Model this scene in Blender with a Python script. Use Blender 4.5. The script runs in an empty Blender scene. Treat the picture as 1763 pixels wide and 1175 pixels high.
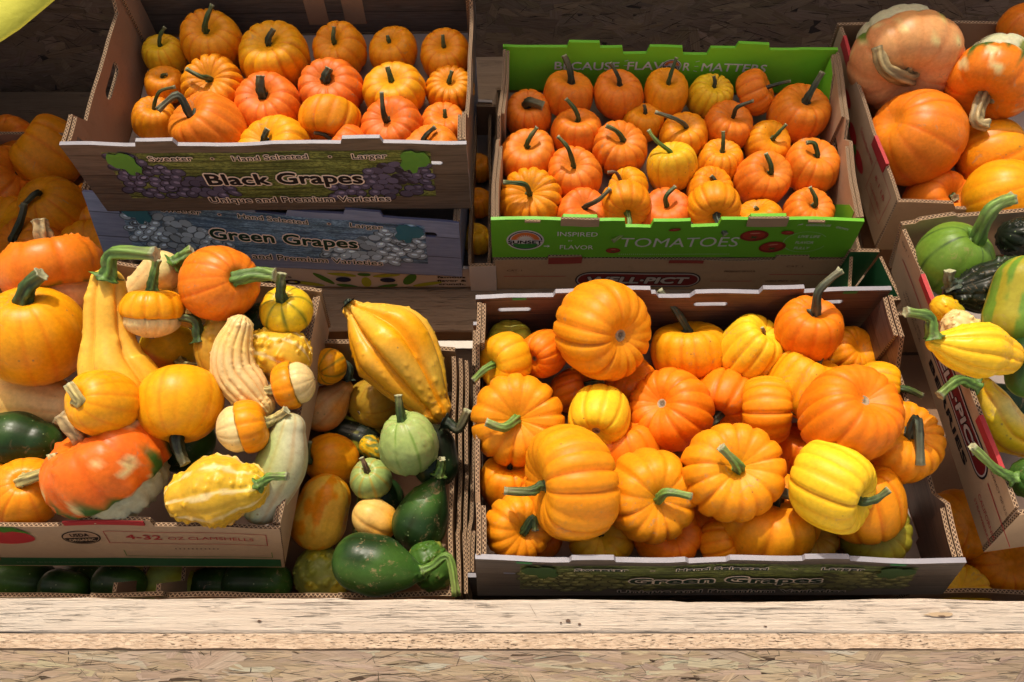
import bpy, bmesh, math, random
import numpy as np
from mathutils import Vector, Matrix
from mathutils.geometry import tessellate_polygon
sc = bpy.context.scene
COL = sc.collection
# ------------------------------------------------------------------ camera, sky, sun, exposure
F = 1440.0 / 1763.0            # focal length / image width
PITCH = math.radians(64)       # camera axis against the sloping display surface
TILT = math.radians(20)        # slope of the display itself
EYE = 1.62
ct, st = math.cos(TILT), math.sin(TILT)
G = np.array([[1, 0, 0], [0, ct, -st], [0, st, ct]])      # display frame -> world
ca, sa = math.cos(PITCH), math.sin(PITCH)
C2T = np.array([[1, 0, 0], [0, sa, -ca], [0, ca, sa]])    # camera frame -> display frame
C2W = G @ C2T
ORG = np.array([0, 0, EYE])
cam_d = bpy.data.cameras.new('camera'); cam = bpy.data.objects.new('camera', cam_d); COL.objects.link(cam)
cam_d.sensor_width = 36; cam_d.lens = 36 * F; cam_d.clip_start = 0.02; cam_d.clip_end = 500
m = Matrix.Identity(4)
for i in range(3):
    for j in range(3): m[i][j] = C2W[i][j]
m.translation = Vector(ORG); cam.matrix_world = m
sc.camera = cam
SUN_T = np.array([0.20, -0.74, -1.0]); SUN_T /= np.linalg.norm(SUN_T)   # travel direction in the display frame
SUN_W = G @ SUN_T
el = math.asin(-SUN_W[2]); az = math.atan2(-SUN_W[0], -SUN_W[1])
world = bpy.data.worlds.new('World'); sc.world = world; world.use_nodes = True
wn = world.node_tree; bg = wn.nodes['Background']; sky = wn.nodes.new('ShaderNodeTexSky')
sky.sky_type = 'NISHITA'; sky.sun_disc = False; sky.sun_elevation = el; sky.sun_rotation = az; sky.air_density = .7; sky.dust_density = 5.0; sky.ozone_density = .6; sky.altitude = 0
warm = wn.nodes.new('ShaderNodeMix'); warm.data_type = 'RGBA'; warm.blend_type = 'MULTIPLY'; warm.inputs[0].default_value = 1
warm.inputs[7].default_value = (1.14, .98, .80, 1)      # hazy, warm white balanced sky
wn.links.new(sky.outputs[0], warm.inputs[6]); wn.links.new(warm.outputs[2], bg.inputs[0]); bg.inputs[1].default_value = 0.15
sun_d = bpy.data.lights.new('sun', 'SUN'); sun_d.energy = 2.3; sun_d.angle = math.radians(0.55); sun_d.color = (1, 0.93, 0.82)
sun = bpy.data.objects.new('sun', sun_d); COL.objects.link(sun)
sun.rotation_euler = Vector(SUN_W).to_track_quat('-Z', 'Y').to_euler(); sun.location = (0, 3, 6)
sc.view_settings.view_transform = 'Standard'; sc.view_settings.look = 'None'
sc.view_settings.gamma = 1; sc.view_settings.use_curve_mapping = False; sc.view_settings.exposure = 0.47
sc.cycles.max_bounces = 6

# ------------------------------------------------------------------ frames
def ray(px, py):
    x = (px - 881.5) / 1440; y = (587.5 - py) / 1440
    return C2T @ np.array([x, y, -1.0])
def at(px, py, W):
    """point of the display frame in plane W seen in direction px,py"""
    r = ray(px, py); return r * (W / r[2])
def tw(p):
    p = np.atleast_2d(np.asarray(p, float)); return p @ G.T + ORG
def cw(p):
    p = np.atleast_2d(np.asarray(p, float)); return p @ C2W.T + ORG

# ------------------------------------------------------------------ materials
MATS = {}
class NT:
    def __init__(s, name):
        s.m = bpy.data.materials.new(name); s.m.use_nodes = True; s.t = s.m.node_tree; s.n = s.t.nodes; s.b = s.n['Principled BSDF']
    def node(s, typ, **kw):
        n = s.n.new(typ)
        for k, v in kw.items():
            if k.startswith('i_'):
                key = k[2:]; n.inputs[int(key) if key.isdigit() else key.replace('_', ' ')].default_value = v
            else: setattr(n, k, v)
        return n
    def link(s, a, b): s.t.links.new(a, b)
    def coord(s, kind='Object', scale=(1, 1, 1), rnd=False, src=None):
        tc = s.node('ShaderNodeTexCoord'); mp = s.node('ShaderNodeMapping'); mp.inputs['Scale'].default_value = scale
        s.link(src if src else tc.outputs[kind], mp.inputs[0])
        if rnd:
            oi = s.node('ShaderNodeObjectInfo'); mu = s.node('ShaderNodeMath', operation='MULTIPLY'); mu.inputs[1].default_value = 37.0
            s.link(oi.outputs['Random'], mu.inputs[0]); s.link(mu.outputs[0], mp.inputs['Location'])
        return mp.outputs[0]
    def noise(s, vec, scale, detail=4, rough=.55, dist=0.0):
        n = s.node('ShaderNodeTexNoise', i_Scale=scale, i_Detail=detail, i_Roughness=rough, i_Distortion=dist)
        if vec is not None: s.link(vec, n.inputs['Vector'])
        return n.outputs['Fac']
    def ramp(s, fac, stops, interp='LINEAR'):
        r = s.node('ShaderNodeValToRGB'); cr = r.color_ramp; cr.interpolation = interp
        while len(cr.elements) < len(stops): cr.elements.new(0.5)
        for e, (p, c) in zip(cr.elements, stops):
            e.position = p; e.color = (*c, 1) if not isinstance(c, (int, float)) else (c, c, c, 1)
        s.link(fac, r.inputs[0]); return r.outputs[0]
    def mix(s, fac, a, b, mode='MIX'):
        n = s.node('ShaderNodeMix', data_type='RGBA', blend_type=mode)
        for k, v in ((0, fac), (6, a), (7, b)):
            if hasattr(v, 'is_output'): s.link(v, n.inputs[k])
            else: n.inputs[k].default_value = v if isinstance(v, (int, float)) else (*v, 1)
        return n.outputs[2]
    def math(s, op, a, b=0.0):
        n = s.node('ShaderNodeMath', operation=op)
        for k, v in ((0, a), (1, b)):
            if hasattr(v, 'is_output'): s.link(v, n.inputs[k])
            else: n.inputs[k].default_value = v
        return n.outputs[0]
    def bump(s, h, strength, dist=0.001):
        b = s.node('ShaderNodeBump'); b.inputs['Strength'].default_value = strength; b.inputs['Distance'].default_value = dist
        s.link(h, b.inputs['Height']); s.link(b.outputs[0], s.b.inputs['Normal'])
    def out(s, col, rough=.6, spec=.5):
        if hasattr(col, 'is_output'): s.link(col, s.b.inputs['Base Color'])
        else: s.b.inputs['Base Color'].default_value = (*col, 1)
        if hasattr(rough, 'is_output'): s.link(rough, s.b.inputs['Roughness'])
        else: s.b.inputs['Roughness'].default_value = rough
        s.b.inputs['Specular IOR Level'].default_value = spec
        return s.m

def mat_skin(name, rough, speck, bumpy, sss=0.0):
    s = NT(name); a = s.node('ShaderNodeVertexColor', layer_name='Col')
    v = s.coord(rnd=True)
    n1 = s.noise(v, 22, 4, .6); n2 = s.noise(v, 160, 3, .6); n3 = s.noise(v, 9, 2, .5)
    c = s.mix(s.math('MULTIPLY', s.math('SUBTRACT', n1, .35), .9), a.outputs[0], s.mix(1.0, a.outputs[0], (.97, .74, .6), 'MULTIPLY'))
    c = s.mix(s.math('MULTIPLY', s.ramp(n3, [(.52, 0.0), (.68, 1.0)]), .38), c, s.mix(1.0, c, (1.0, 1.35, 1.1), 'MULTIPLY'))
    c = s.mix(.20, c, s.ramp(n2, [(.35, .25), (.65, 1.0)]), 'MULTIPLY')
    vo = s.node('ShaderNodeTexVoronoi', i_Scale=speck[0]); s.link(v, vo.inputs['Vector'])
    gate = s.noise(v, 14, 2, .5)
    sp = s.math('MULTIPLY', s.ramp(vo.outputs['Distance'], [(.05, 1.0), (.13, 0.0)]), s.ramp(gate, [(speck[1], 0.0), (speck[1] + .06, 1.0)]))
    c = s.mix(s.math('MULTIPLY', sp, .75), c, speck[2])
    # dry scuffs
    sc_ = s.math('MULTIPLY', s.ramp(s.noise(v, 55, 6, .75, 1.5), [(.57, 0.0), (.66, 1.0)]), s.ramp(s.noise(v, 11, 1, .5), [(.47, 0.0), (.60, 1.0)]))
    c = s.mix(s.math('MULTIPLY', sc_, .55), c, (.36, .23, .12))
    rr = s.math('ADD', s.math('MULTIPLY', n1, .25), rough - .12)
    s.bump(s.math('ADD', s.math('MULTIPLY', n2, .3), s.noise(v, 45, 4, .6)), bumpy, .0012)
    if sss: s.b.inputs['Subsurface Weight'].default_value = sss; s.b.inputs['Subsurface Radius'].default_value = (.006, .0025, .0008); s.b.inputs['Subsurface Scale'].default_value = 1
    return s.out(c, rr, .24)
M_MINI = mat_skin('mini_pumpkin_skin', .47, (75, .56, (.20, .09, .02)), .30, .10)
M_GOURD = mat_skin('gourd_skin', .38, (60, .56, (.25, .17, .06)), .40, .08)
M_GLOSS = mat_skin('dark_squash_skin', .36, (95, .40, (.26, .34, .15)), .45)
def mat_stem():
    s = NT('stem_fibre'); a = s.node('ShaderNodeVertexColor', layer_name='Col'); v = s.coord(rnd=True)
    n = s.noise(v, 180, 4, .7); n1 = s.noise(v, 40, 3, .6)
    c = s.mix(s.math('MULTIPLY', n, .8), a.outputs[0], s.mix(1.0, a.outputs[0], (.45, .42, .35), 'MULTIPLY'))
    c = s.mix(s.math('MULTIPLY', s.ramp(n1, [(.55, 0.0), (.7, 1.0)]), .3), c, (.22, .17, .08))
    s.bump(n, .5, .001); return s.out(c, .55)
M_STEM = mat_stem()

def mat_card(name, c0, c1, fibre=1.0, rough=.8, wear=0.0):
    s = NT(name); v = s.coord('UV'); w = s.coord('Object', rnd=True)
    n = s.noise(w, 14, 5, .6); n2 = s.noise(s.coord('UV', (40, 400, 1)), 3, 3, .6)
    c = s.mix(n, c0, c1)
    c = s.mix(.16 * fibre, c, s.ramp(n2, [(.3, .4), (.7, 1.0)]), 'MULTIPLY')
    g = s.ramp(s.noise(w, 60, 6, .7), [(.55, 0.0), (.8, 1.0)])
    c = s.mix(s.math('MULTIPLY', g, .18 + wear), c, s.mix(1.0, c, (.55, .5, .45), 'MULTIPLY'))
    s.bump(s.math('ADD', s.math('MULTIPLY', s.noise(w, 35, 3, .5), 1.0), s.math('MULTIPLY', n2, .15)), .35, .0015)
    return s.out(c, rough, .25)
M_KRAFT = mat_card('kraft_cardboard', (.46, .315, .185), (.57, .405, .255))
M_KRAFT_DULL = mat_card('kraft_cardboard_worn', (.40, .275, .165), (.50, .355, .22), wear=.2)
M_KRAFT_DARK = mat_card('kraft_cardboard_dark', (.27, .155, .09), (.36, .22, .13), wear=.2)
M_FLOORCARD = mat_card('grey_kraft_tray_floor', (.36, .29, .25), (.45, .37, .32))
M_GREEN = mat_card('green_printed_board', (.13, .44, .02), (.15, .48, .03), .3, .42)
M_GREEN_IN = mat_card('green_printed_board_inside', (.19, .60, .03), (.22, .66, .035), .3, .5)
M_WHITEC = mat_card('white_printed_board', (.55, .50, .45), (.62, .57, .52), .5, .5)
M_RED = mat_card('red_printed_board', (.42, .03, .035), (.50, .05, .05), .5, .5)

M_DKGREENP = mat_card('dark_green_print', (.02, .10, .035), (.03, .13, .05), .5, .55)
M_ORANGEP = mat_card('orange_printed_board', (.55, .20, .02), (.6, .24, .03), .5, .5)
M_YELLOWP = mat_card('yellow_printed_board', (.42, .26, .04), (.5, .32, .05), .5, .5)
M_GREYRIM = mat_card('grey_coated_rim', (.22, .22, .25), (.38, .37, .40), 1.0, .45, .35)
M_BLUERIM = mat_card('blue_coated_rim', (.12, .14, .24), (.18, .17, .26), .5, .4, .1)
def mat_edge():
    s = NT('corrugated_edge'); tc = s.node('ShaderNodeTexCoord'); sep = s.node('ShaderNodeSeparateXYZ'); s.link(tc.outputs['UV'], sep.inputs[0])
    x, y = sep.outputs[0], sep.outputs[1]
    jit = s.noise(tc.outputs['UV'], 60, 2, .5)
    ph = s.math('MULTIPLY', s.math('ADD', x, s.math('MULTIPLY', jit, .002)), 2 * math.pi / .0062)
    w = s.math('MULTIPLY', s.math('SINE', ph), .30)
    def flute(lo, hi):
        mid, half = (lo + hi) / 2, (hi - lo) / 2
        d = s.math('ABSOLUTE', s.math('SUBTRACT', s.math('SUBTRACT', y, mid), s.math('MULTIPLY', w, half * 1.9)))
        return d
    d1 = flute(.10, .90)
    hole = s.ramp(d1, [(.10, 0.0), (.22, 1.0)])
    lin = s.ramp(s.math('ABSOLUTE', s.math('SUBTRACT', y, .5)), [(.34, 1.0), (.42, 0.0)])
    h = s.math('MULTIPLY', hole, lin)
    n = s.noise(s.coord(rnd=True), 90, 4, .7)
    c = s.mix(n, (.52, .36, .22), (.36, .24, .14))
    c = s.mix(h, c, (.07, .04, .025))
    s.bump(s.math('SUBTRACT', n, s.math('MULTIPLY', h, 2.0)), .6, .001)
    return s.out(c, .85, .2)
M_EDGE = mat_edge()
def mat_planks(name, c0, c1, period, dark, rough=.45):
    s = NT(name); tc = s.node('ShaderNodeTexCoord'); sep = s.node('ShaderNodeSeparateXYZ'); s.link(tc.outputs['UV'], sep.inputs[0])
    g = s.noise(s.coord('UV', (12, 160, 1), rnd=True), 1.6, 6, .65, .6)
    row = s.math('FRACT', s.math('DIVIDE', sep.outputs[1], period))
    pl = s.node('ShaderNodeTexWhiteNoise'); fl = s.math('FLOOR', s.math('DIVIDE', sep.outputs[1], period))
    s.link(fl, pl.inputs['Vector'])
    c = s.mix(s.ramp(g, [(.3, 0.0), (.7, 1.0)]), c0, c1)
    c = s.mix(.35, c, s.ramp(pl.outputs[0], [(0, .45), (1, 1.0)]), 'MULTIPLY')
    c = s.mix(s.ramp(s.math('ABSOLUTE', s.math('SUBTRACT', row, .5)), [(.47, 0.0), (.495, .8)]), c, dark)
    s.bump(s.noise(s.coord(rnd=True), 30, 3, .5), .3, .0015)
    return s.out(c, rough, .4)
M_WOODPRINT = mat_planks('dark_plank_print', (.075, .055, .043), (.17, .13, .10), .047, (.012, .008, .006))
M_WOODPRINT_BLUE = mat_planks('faded_blue_plank_print', (.15, .19, .30), (.25, .30, .44), .047, (.02, .02, .035))
M_WOODPRINT_BROWN = mat_planks('brown_plank_print', (.08, .045, .032), (.20, .115, .085), .047, (.018, .01, .008))
def mat_vine(name, d, l):
    s = NT(name)
    n = s.noise(s.coord('UV', (120, 420, 1)), 1.3, 4, .75, .5); n2 = s.noise(s.coord('UV', (14, 34, 1)), 1.6, 3, .6); n3 = s.noise(s.coord('UV', (5, 150, 1)), 1.5, 2, .5, .8)
    c = s.mix(s.ramp(n, [(.36, 0.0), (.62, 1.0)]), d, l)
    c = s.mix(s.ramp(n3, [(.40, .85), (.52, 0.0)]), c, d)
    c = s.mix(s.math('MULTIPLY', s.ramp(n2, [(.45, 0.0), (.6, 1.0)]), .6), c, s.mix(1.0, c, (.35, .38, .35), 'MULTIPLY'))
    return s.out(c, .45, .4)
M_VINE = mat_vine('vineyard_print', (.04, .05, .015), (.30, .36, .09))
M_VINE_BLUE = mat_vine('faded_blue_vineyard_print', (.05, .10, .18), (.26, .44, .62))
def flat(name, c, rough=.5):
    if name in MATS: return MATS[name]
    s = NT(name); n = s.noise(s.coord(rnd=True), 40, 4, .6)
    MATS[name] = s.out(s.mix(n, tuple(x * .8 for x in c), tuple(min(1, x * 1.15) for x in c)), rough, .3); return MATS[name]
def vcol(name, rough=.45):
    s = NT(name); a = s.node('ShaderNodeVertexColor', layer_name='Col'); return s.out(a.outputs[0], rough, .35)
M_VCOL = vcol('printed_picture')
INK = flat('black_ink', (.015, .010, .012)); CREAM = flat('cream_ink', (.88, .74, .64)); WHITE = flat('white_ink', (.80, .80, .78))
GREENINK = flat('dark_green_ink', (.008, .035, .02)); REDINK = flat('red_ink', (.45, .045, .045)); BROWNINK = flat('brown_ink', (.10, .05, .03))
NAVY = flat('navy_ink', (.015, .02, .06)); ORANGEINK = flat('orange_ink', (.65, .16, .03)); LEAF = flat('leaf_green_ink', (.10, .27, .04)); LEAFBLUE = flat('leaf_teal_ink', (.03, .15, .20))
LIME = flat('lime_ink', (.36, .42, .03)); MIDGREEN = flat('mid_green_ink', (.06, .20, .02)); MAROON = flat('maroon_ink', (.20, .012, .018)); STRAWRED = flat('strawberry_ink', (.50, .035, .04))
LITGREEN = flat('deep_green_ink', (.03, .16, .03)); GREYINK = flat('grey_ink', (.62, .66, .60))

def mat_pine(name, light, dark, stain, k=1.0):
    s = NT(name)
    g = s.noise(s.coord('Object', (1.0, 42, 42), rnd=True), 6 * k, 8, .75, 1.0)
    g2 = s.noise(s.coord('Object', (2.5, 90, 90), rnd=True), 8 * k, 5, .7, .3)
    big = s.noise(s.coord('Object', (1, 4, 4), rnd=True), 3, 3, .6)
    c = s.mix(s.ramp(g, [(.32, 0.0), (.68, 1.0)]), dark, light)
    c = s.mix(s.math('MULTIPLY', s.ramp(big, [(.45, 0.0), (.7, 1.0)]), .5), c, stain)
    cr = s.math('MULTIPLY', s.ramp(g2, [(.36, 1.0), (.43, 0.0)]), s.ramp(s.noise(s.coord('Object', (3, 12, 12), rnd=True), 5, 3, .6), [(.42, 0.0), (.58, 1.0)]))
    c = s.mix(s.math('MULTIPLY', cr, .45), c, (.22, .16, .11))
    vo = s.node('ShaderNodeTexVoronoi', i_Scale=3.2); s.link(s.coord('Object', (1, 3, 3), rnd=True), vo.inputs['Vector'])
    kn = s.ramp(vo.outputs['Distance'], [(.03, 1.0), (.085, 0.0)])
    c = s.mix(s.math('MULTIPLY', kn, .8), c, (.12, .065, .035))
    s.bump(s.math('SUBTRACT', s.math('ADD', g, s.math('MULTIPLY', g2, .8)), s.math('MULTIPLY', cr, 1.2)), .9, .002)
    return s.out(c, .8, .2)
M_PINE = mat_pine('weathered_pine', (.66, .58, .47), (.50, .41, .32), (.55, .51, .43))
M_PINE_DULL = mat_pine('dull_pine_board', (.42, .30, .19), (.27, .185, .115), (.32, .25, .17))
M_PINE_DARK = mat_pine('shade_darkened_pine', (.17, .12, .08), (.10, .07, .045), (.12, .09, .06))  # pine darkened in colour so sunlit gaps between trays look shaded
def mat_osb(name, k=1.0):
    s = NT(name); at_ = s.node('ShaderNodeVertexColor', layer_name='Col')
    g = s.noise(s.coord('UV', (14, 260, 1)), 1.5, 5, .7, .4); g2 = s.noise(s.coord('UV', (60, 700, 1)), 1.5, 3, .6)
    c = s.mix(s.ramp(g, [(.3, 0.0), (.7, 1.0)]), s.mix(1.0, at_.outputs[0], (.62, .55, .48), 'MULTIPLY'), at_.outputs[0])
    c = s.mix(s.math('MULTIPLY', s.ramp(g2, [(.25, 1.0), (.38, 0.0)]), .6), c, s.mix(1.0, c, (.4, .32, .26), 'MULTIPLY'))
    s.bump(s.math('ADD', g, g2), .5, .0008); return s.out(c, .8, .25)
M_STRAND = mat_osb('strand_wood')
s_ = NT('strand_board_base'); n_ = s_.noise(s_.coord(), 80, 5, .7); M_OSB = s_.out(s_.mix(n_, (.06, .035, .02), (.20, .13, .08)), .9)
s_ = NT('dark_strand_board_base'); n_ = s_.noise(s_.coord(), 80, 5, .7); M_OSB_WALL = s_.out(s_.mix(n_, (.02, .013, .009), (.06, .04, .028)), .9)
def mat_osbedge():
    s = NT('strand_board_edge'); n = s.noise(s.coord('Object', (1, 5, 5), rnd=True), 60, 5, .7, 1.0); n2 = s.noise(s.coord('Object', (1, 6, 6)), 130, 3, .6)
    gate = s.ramp(s.noise(s.coord('Object', (1, 1, 1)), 9, 2, .5), [(.45, 0.0), (.6, 1.0)])
    c = s.mix(s.ramp(n, [(.3, 0.0), (.6, 1.0)]), (.36, .25, .16), (.62, .48, .34))
    hole = s.math('MULTIPLY', s.ramp(n2, [(.34, 1.0), (.40, 0.0)]), s.math('ADD', s.math('MULTIPLY', gate, .7), .3))
    c = s.mix(hole, c, (.07, .04, .025)); s.bump(s.math('SUBTRACT', n, hole), 1.0, .002); return s.out(c, .85, .2)
M_OSBEDGE = mat_osbedge()
# ------------------------------------------------------------------ object helpers
def prop(o, label=None, cat=None, group=None, kind=None):
    if label: o['label'] = label
    if cat: o['category'] = cat
    if group: o['group'] = group
    if kind: o['kind'] = kind
ROOTLOC = {}
def root(name, loc_w, label, cat, group=None):
    o = bpy.data.objects.new(name, None); o.empty_display_size = .02; COL.objects.link(o); o.location = Vector(loc_w)
    ROOTLOC[o] = np.array(loc_w, float); prop(o, label, cat, group); return o
def mk(name, vw, faces, mats, parent=None, smooth=False, col=None, mi=None, uv=None, label=None):
    """vw: world-space vertices; the object hangs under parent with its origin"""
    org = ROOTLOC[parent] if parent is not None else np.zeros(3)
    v = np.asarray(vw, float) - org
    me = bpy.data.meshes.new(name); me.from_pydata(v.tolist(), [], faces if isinstance(faces, list) else faces.tolist())
    for mt in (mats if isinstance(mats, (list, tuple)) else [mats]): me.materials.append(mt)
    if mi is not None: me.polygons.foreach_set('material_index', np.asarray(mi, np.int32))
    if smooth: me.polygons.foreach_set('use_smooth', np.ones(len(me.polygons), bool))
    if col is not None:
        a = me.color_attributes.new('Col', 'FLOAT_COLOR', 'POINT'); c = np.ones((len(v), 4), np.float32); c[:, :3] = col; a.data.foreach_set('color', c.ravel())
    if uv is not None:
        l = me.uv_layers.new(name='UVMap'); l.data.foreach_set('uv', np.asarray(uv, np.float32).ravel())
    me.update()
    o = bpy.data.objects.new(name, me); COL.objects.link(o)
    if parent is not None: o.parent = parent; ROOTLOC[o] = org
    if label: o['label'] = label
    return o

# ------------------------------------------------------------------ panels of folded board
class Quad:
    """bilinear sheet: BL, BR, TR, TL in the display frame, seen from its +n side"""
    def __init__(s, BL, BR, TR, TL, w=None, h=None):
        s.p = [np.array(x, float) for x in (BL, BR, TR, TL)]
        s.w = w or (np.linalg.norm(s.p[1] - s.p[0]) + np.linalg.norm(s.p[2] - s.p[3])) / 2
        s.h = h or (np.linalg.norm(s.p[3] - s.p[0]) + np.linalg.norm(s.p[2] - s.p[1])) / 2
        n = np.cross((s.p[1] + s.p[2]) - (s.p[0] + s.p[3]), (s.p[2] + s.p[3]) - (s.p[0] + s.p[1])); s.n = n / np.linalg.norm(n); s.wob = 0.0; s.ws = 0
    def shift(s, o):
        q = Quad(*[p + s.n * o for p in s.p], w=s.w, h=s.h); q.wob, q.ws = s.wob, s.ws; return q
    def M(s, u, v, off=0.0):
        a, b = np.asarray(u) / s.w, np.asarray(v) / s.h
        off = np.asarray(off) + s.wob * (np.sin(np.asarray(u) * 15 + s.ws) + .5 * np.sin(np.asarray(u) * 41 + s.ws * 2)) * np.clip(b, 0, 1)
        a = np.atleast_1d(a)[:, None]; b = np.atleast_1d(b)[:, None]
        q = (1 - a) * (1 - b) * s.p[0] + a * (1 - b) * s.p[1] + a * b * s.p[2] + (1 - a) * b * s.p[3]
        return tw(q + s.n * np.atleast_1d(off)[:, None])
def stadium(u, v, w, h, n=7):
    r = h / 2; P = []
    for k in range(n): t = -math.pi / 2 + math.pi * k / (n - 1); P.append((u + w / 2 - r + r * math.cos(t), v + r * math.sin(t)))
    for k in range(n): t = math.pi / 2 + math.pi * k / (n - 1); P.append((u - w / 2 + r + r * math.cos(t), v + r * math.sin(t)))
    return P
def dens(P, step=.025, jit=0.0, rng=None, close=True):
    out = []
    n = len(P)
    for i in range(n if close else n - 1):
        a, b = np.array(P[i]), np.array(P[(i + 1) % n]); L = np.linalg.norm(b - a); k = max(1, int(L / step))
        for j in range(k):
            q = a + (b - a) * j / k
            if jit and j: q = q + np.array([rng.uniform(-jit, jit), rng.uniform(-jit, jit)])
            out.append(tuple(q))
    return out
def panel(name, Q, outline, holes, th, mats, parent, wob=0.0, seed=1, jit=0.0005, label=None):
    """mats: front, back, edge"""
    rng = random.Random(seed)
    loops = [dens(outline, .02, jit, rng)] + [list(h) for h in holes]
    bm = flat_bm(loops, Q)
    bm.verts.index_update(); N = len(bm.verts)
    u = np.array([x.co.x for x in bm.verts]); v = np.array([x.co.y for x in bm.verts])
    V = np.vstack([Q.M(u, v, 0.0), Q.M(u, v, -th)]); faces, mi, uv = [], [], []
    for f in bm.faces:
        ix = [q.index for q in f.verts]
        faces.append(ix); mi.append(0); uv += [(u[k], v[k]) for k in ix]
        faces.append([k + N for k in ix[::-1]]); mi.append(1); uv += [(u[k], v[k]) for k in ix[::-1]]
    for e in bm.edges:
        if len(e.link_faces) != 1: continue
        l = e.link_loops[0]; a, b = l.vert.index, l.link_loop_next.vert.index
        h = abs(u[b] - u[a]) >= abs(v[b] - v[a]); pa, pb = (u[a], u[b]) if h else (v[a], v[b])
        faces.append((b, a, a + N, b + N)); mi.append(2); uv += [(pb, 0), (pa, 0), (pa, 1), (pb, 1)]
    bm.free()
    return mk(name, V, faces, mats, parent, mi=mi, uv=uv, label=label)
def flat_bm(loops, Q, step=.025):
    """filled flat outline cut into strips so that it can follow a bowed sheet"""
    bm = bmesh.new(); pts = [p for l in loops for p in l]; vs = [bm.verts.new((x, y, 0)) for x, y in pts]
    for t in tessellate_polygon([[Vector((x, y, 0)) for x, y in l] for l in loops]):
        a, b, c = t; ar = (pts[b][0] - pts[a][0]) * (pts[c][1] - pts[a][1]) - (pts[c][0] - pts[a][0]) * (pts[b][1] - pts[a][1])
        if abs(ar) < 1e-12: continue
        if ar < 0: b, c = c, b
        try: bm.faces.new((vs[a], vs[b], vs[c]))
        except ValueError: pass
    if Q.wob:
        u0, u1 = min(p[0] for p in pts), max(p[0] for p in pts); v0, v1 = min(p[1] for p in pts), max(p[1] for p in pts)
        k = math.ceil(u0 / step)
        while k * step < u1: bmesh.ops.bisect_plane(bm, geom=bm.verts[:] + bm.edges[:] + bm.faces[:], dist=1e-6, plane_co=(k * step, 0, 0), plane_no=(1, 0, 0)); k += 1
        k = math.ceil(v0 / (step * 2))
        while k * step * 2 < v1: bmesh.ops.bisect_plane(bm, geom=bm.verts[:] + bm.edges[:] + bm.faces[:], dist=1e-6, plane_co=(0, k * step * 2, 0), plane_no=(0, 1, 0)); k += 1
    return bm
def rim_outline(w, h, tabs):
    """tabs: (u0,u1,dh, slope) raised or cut pieces of the top edge, left to right"""
    P = [(0, 0), (w, 0), (w, h)]
    for u0, u1, dh, sl in sorted(tabs, reverse=True):
        P += [(u1, h), (u1 - sl, h + dh), (u0 + sl, h + dh), (u0, h)]
    P.append((0, h))
    return P
def sheet(name, Q, P, off, mt, parent, label=None, col=None):
    bm = flat_bm([list(P)], Q); bm.verts.index_update()
    u = np.array([x.co.x for x in bm.verts]); v = np.array([x.co.y for x in bm.verts]); F_ = [[q.index for q in f.verts] for f in bm.faces]; bm.free()
    return mk(name, Q.M(u, v, off), F_, mt, parent, uv=[(u[k], v[k]) for f in F_ for k in f], label=label)
def ell(u, v, a, b, n=24, rot=0.0, t0=0, t1=2 * math.pi):
    return [(u + a * math.cos(t) * math.cos(rot) - b * math.sin(t) * math.sin(rot), v + a * math.cos(t) * math.sin(rot) + b * math.sin(t) * math.cos(rot))
            for t in (t0 + (t1 - t0) * k / n for k in range(n if t1 - t0 > 6.28 else n + 1))]
def rect(u0, v0, u1, v1): return [(u0, v0), (u1, v0), (u1, v1), (u0, v1)]
def multi(name, Q, polys, offs, mt, parent, col=None, label=None):
    """several flat print shapes in one sheet of print, each a hair above the one before"""
    V, F_, Cc = [], [], []
    o = 0; q0 = Quad(*Q.p, w=Q.w, h=Q.h)
    for k, P in enumerate(polys):
        big = max(p[0] for p in P) - min(p[0] for p in P) > .022
        bm = flat_bm([list(P)], Q if big else q0, .012); bm.verts.index_update(); n = len(bm.verts)
        V.append(Q.M(np.array([x.co.x for x in bm.verts]), np.array([x.co.y for x in bm.verts]), offs[k] if hasattr(offs, '__len__') else offs))
        F_ += [[q.index + o for q in f.verts] for f in bm.faces]; bm.free()
        if col is not None: Cc += [col[k]] * n
        o += n
    return mk(name, np.vstack(V), F_, mt, parent, col=np.array(Cc) if col is not None else None, label=label)
TXT = {}
def text_mesh(s, off, shear=0.0):
    k = (s, off, shear)
    if k not in TXT:
        cu = bpy.data.curves.new('t', 'FONT'); cu.body = s; cu.offset = off; cu.resolution_u = 3; cu.align_x = 'CENTER'; cu.shear = shear
        ob = bpy.data.objects.new('t', cu); COL.objects.link(ob); bpy.context.view_layer.update()
        me = bpy.data.meshes.new_from_object(ob.evaluated_get(bpy.context.evaluated_depsgraph_get()))
        V = np.array([v.co[:] for v in me.vertices]); Fc = [tuple(p.vertices) for p in me.polygons]
        bpy.data.objects.remove(ob); bpy.data.curves.remove(cu); bpy.data.meshes.remove(me)
        TXT[k] = (V, Fc)
    return TXT[k]
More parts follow.
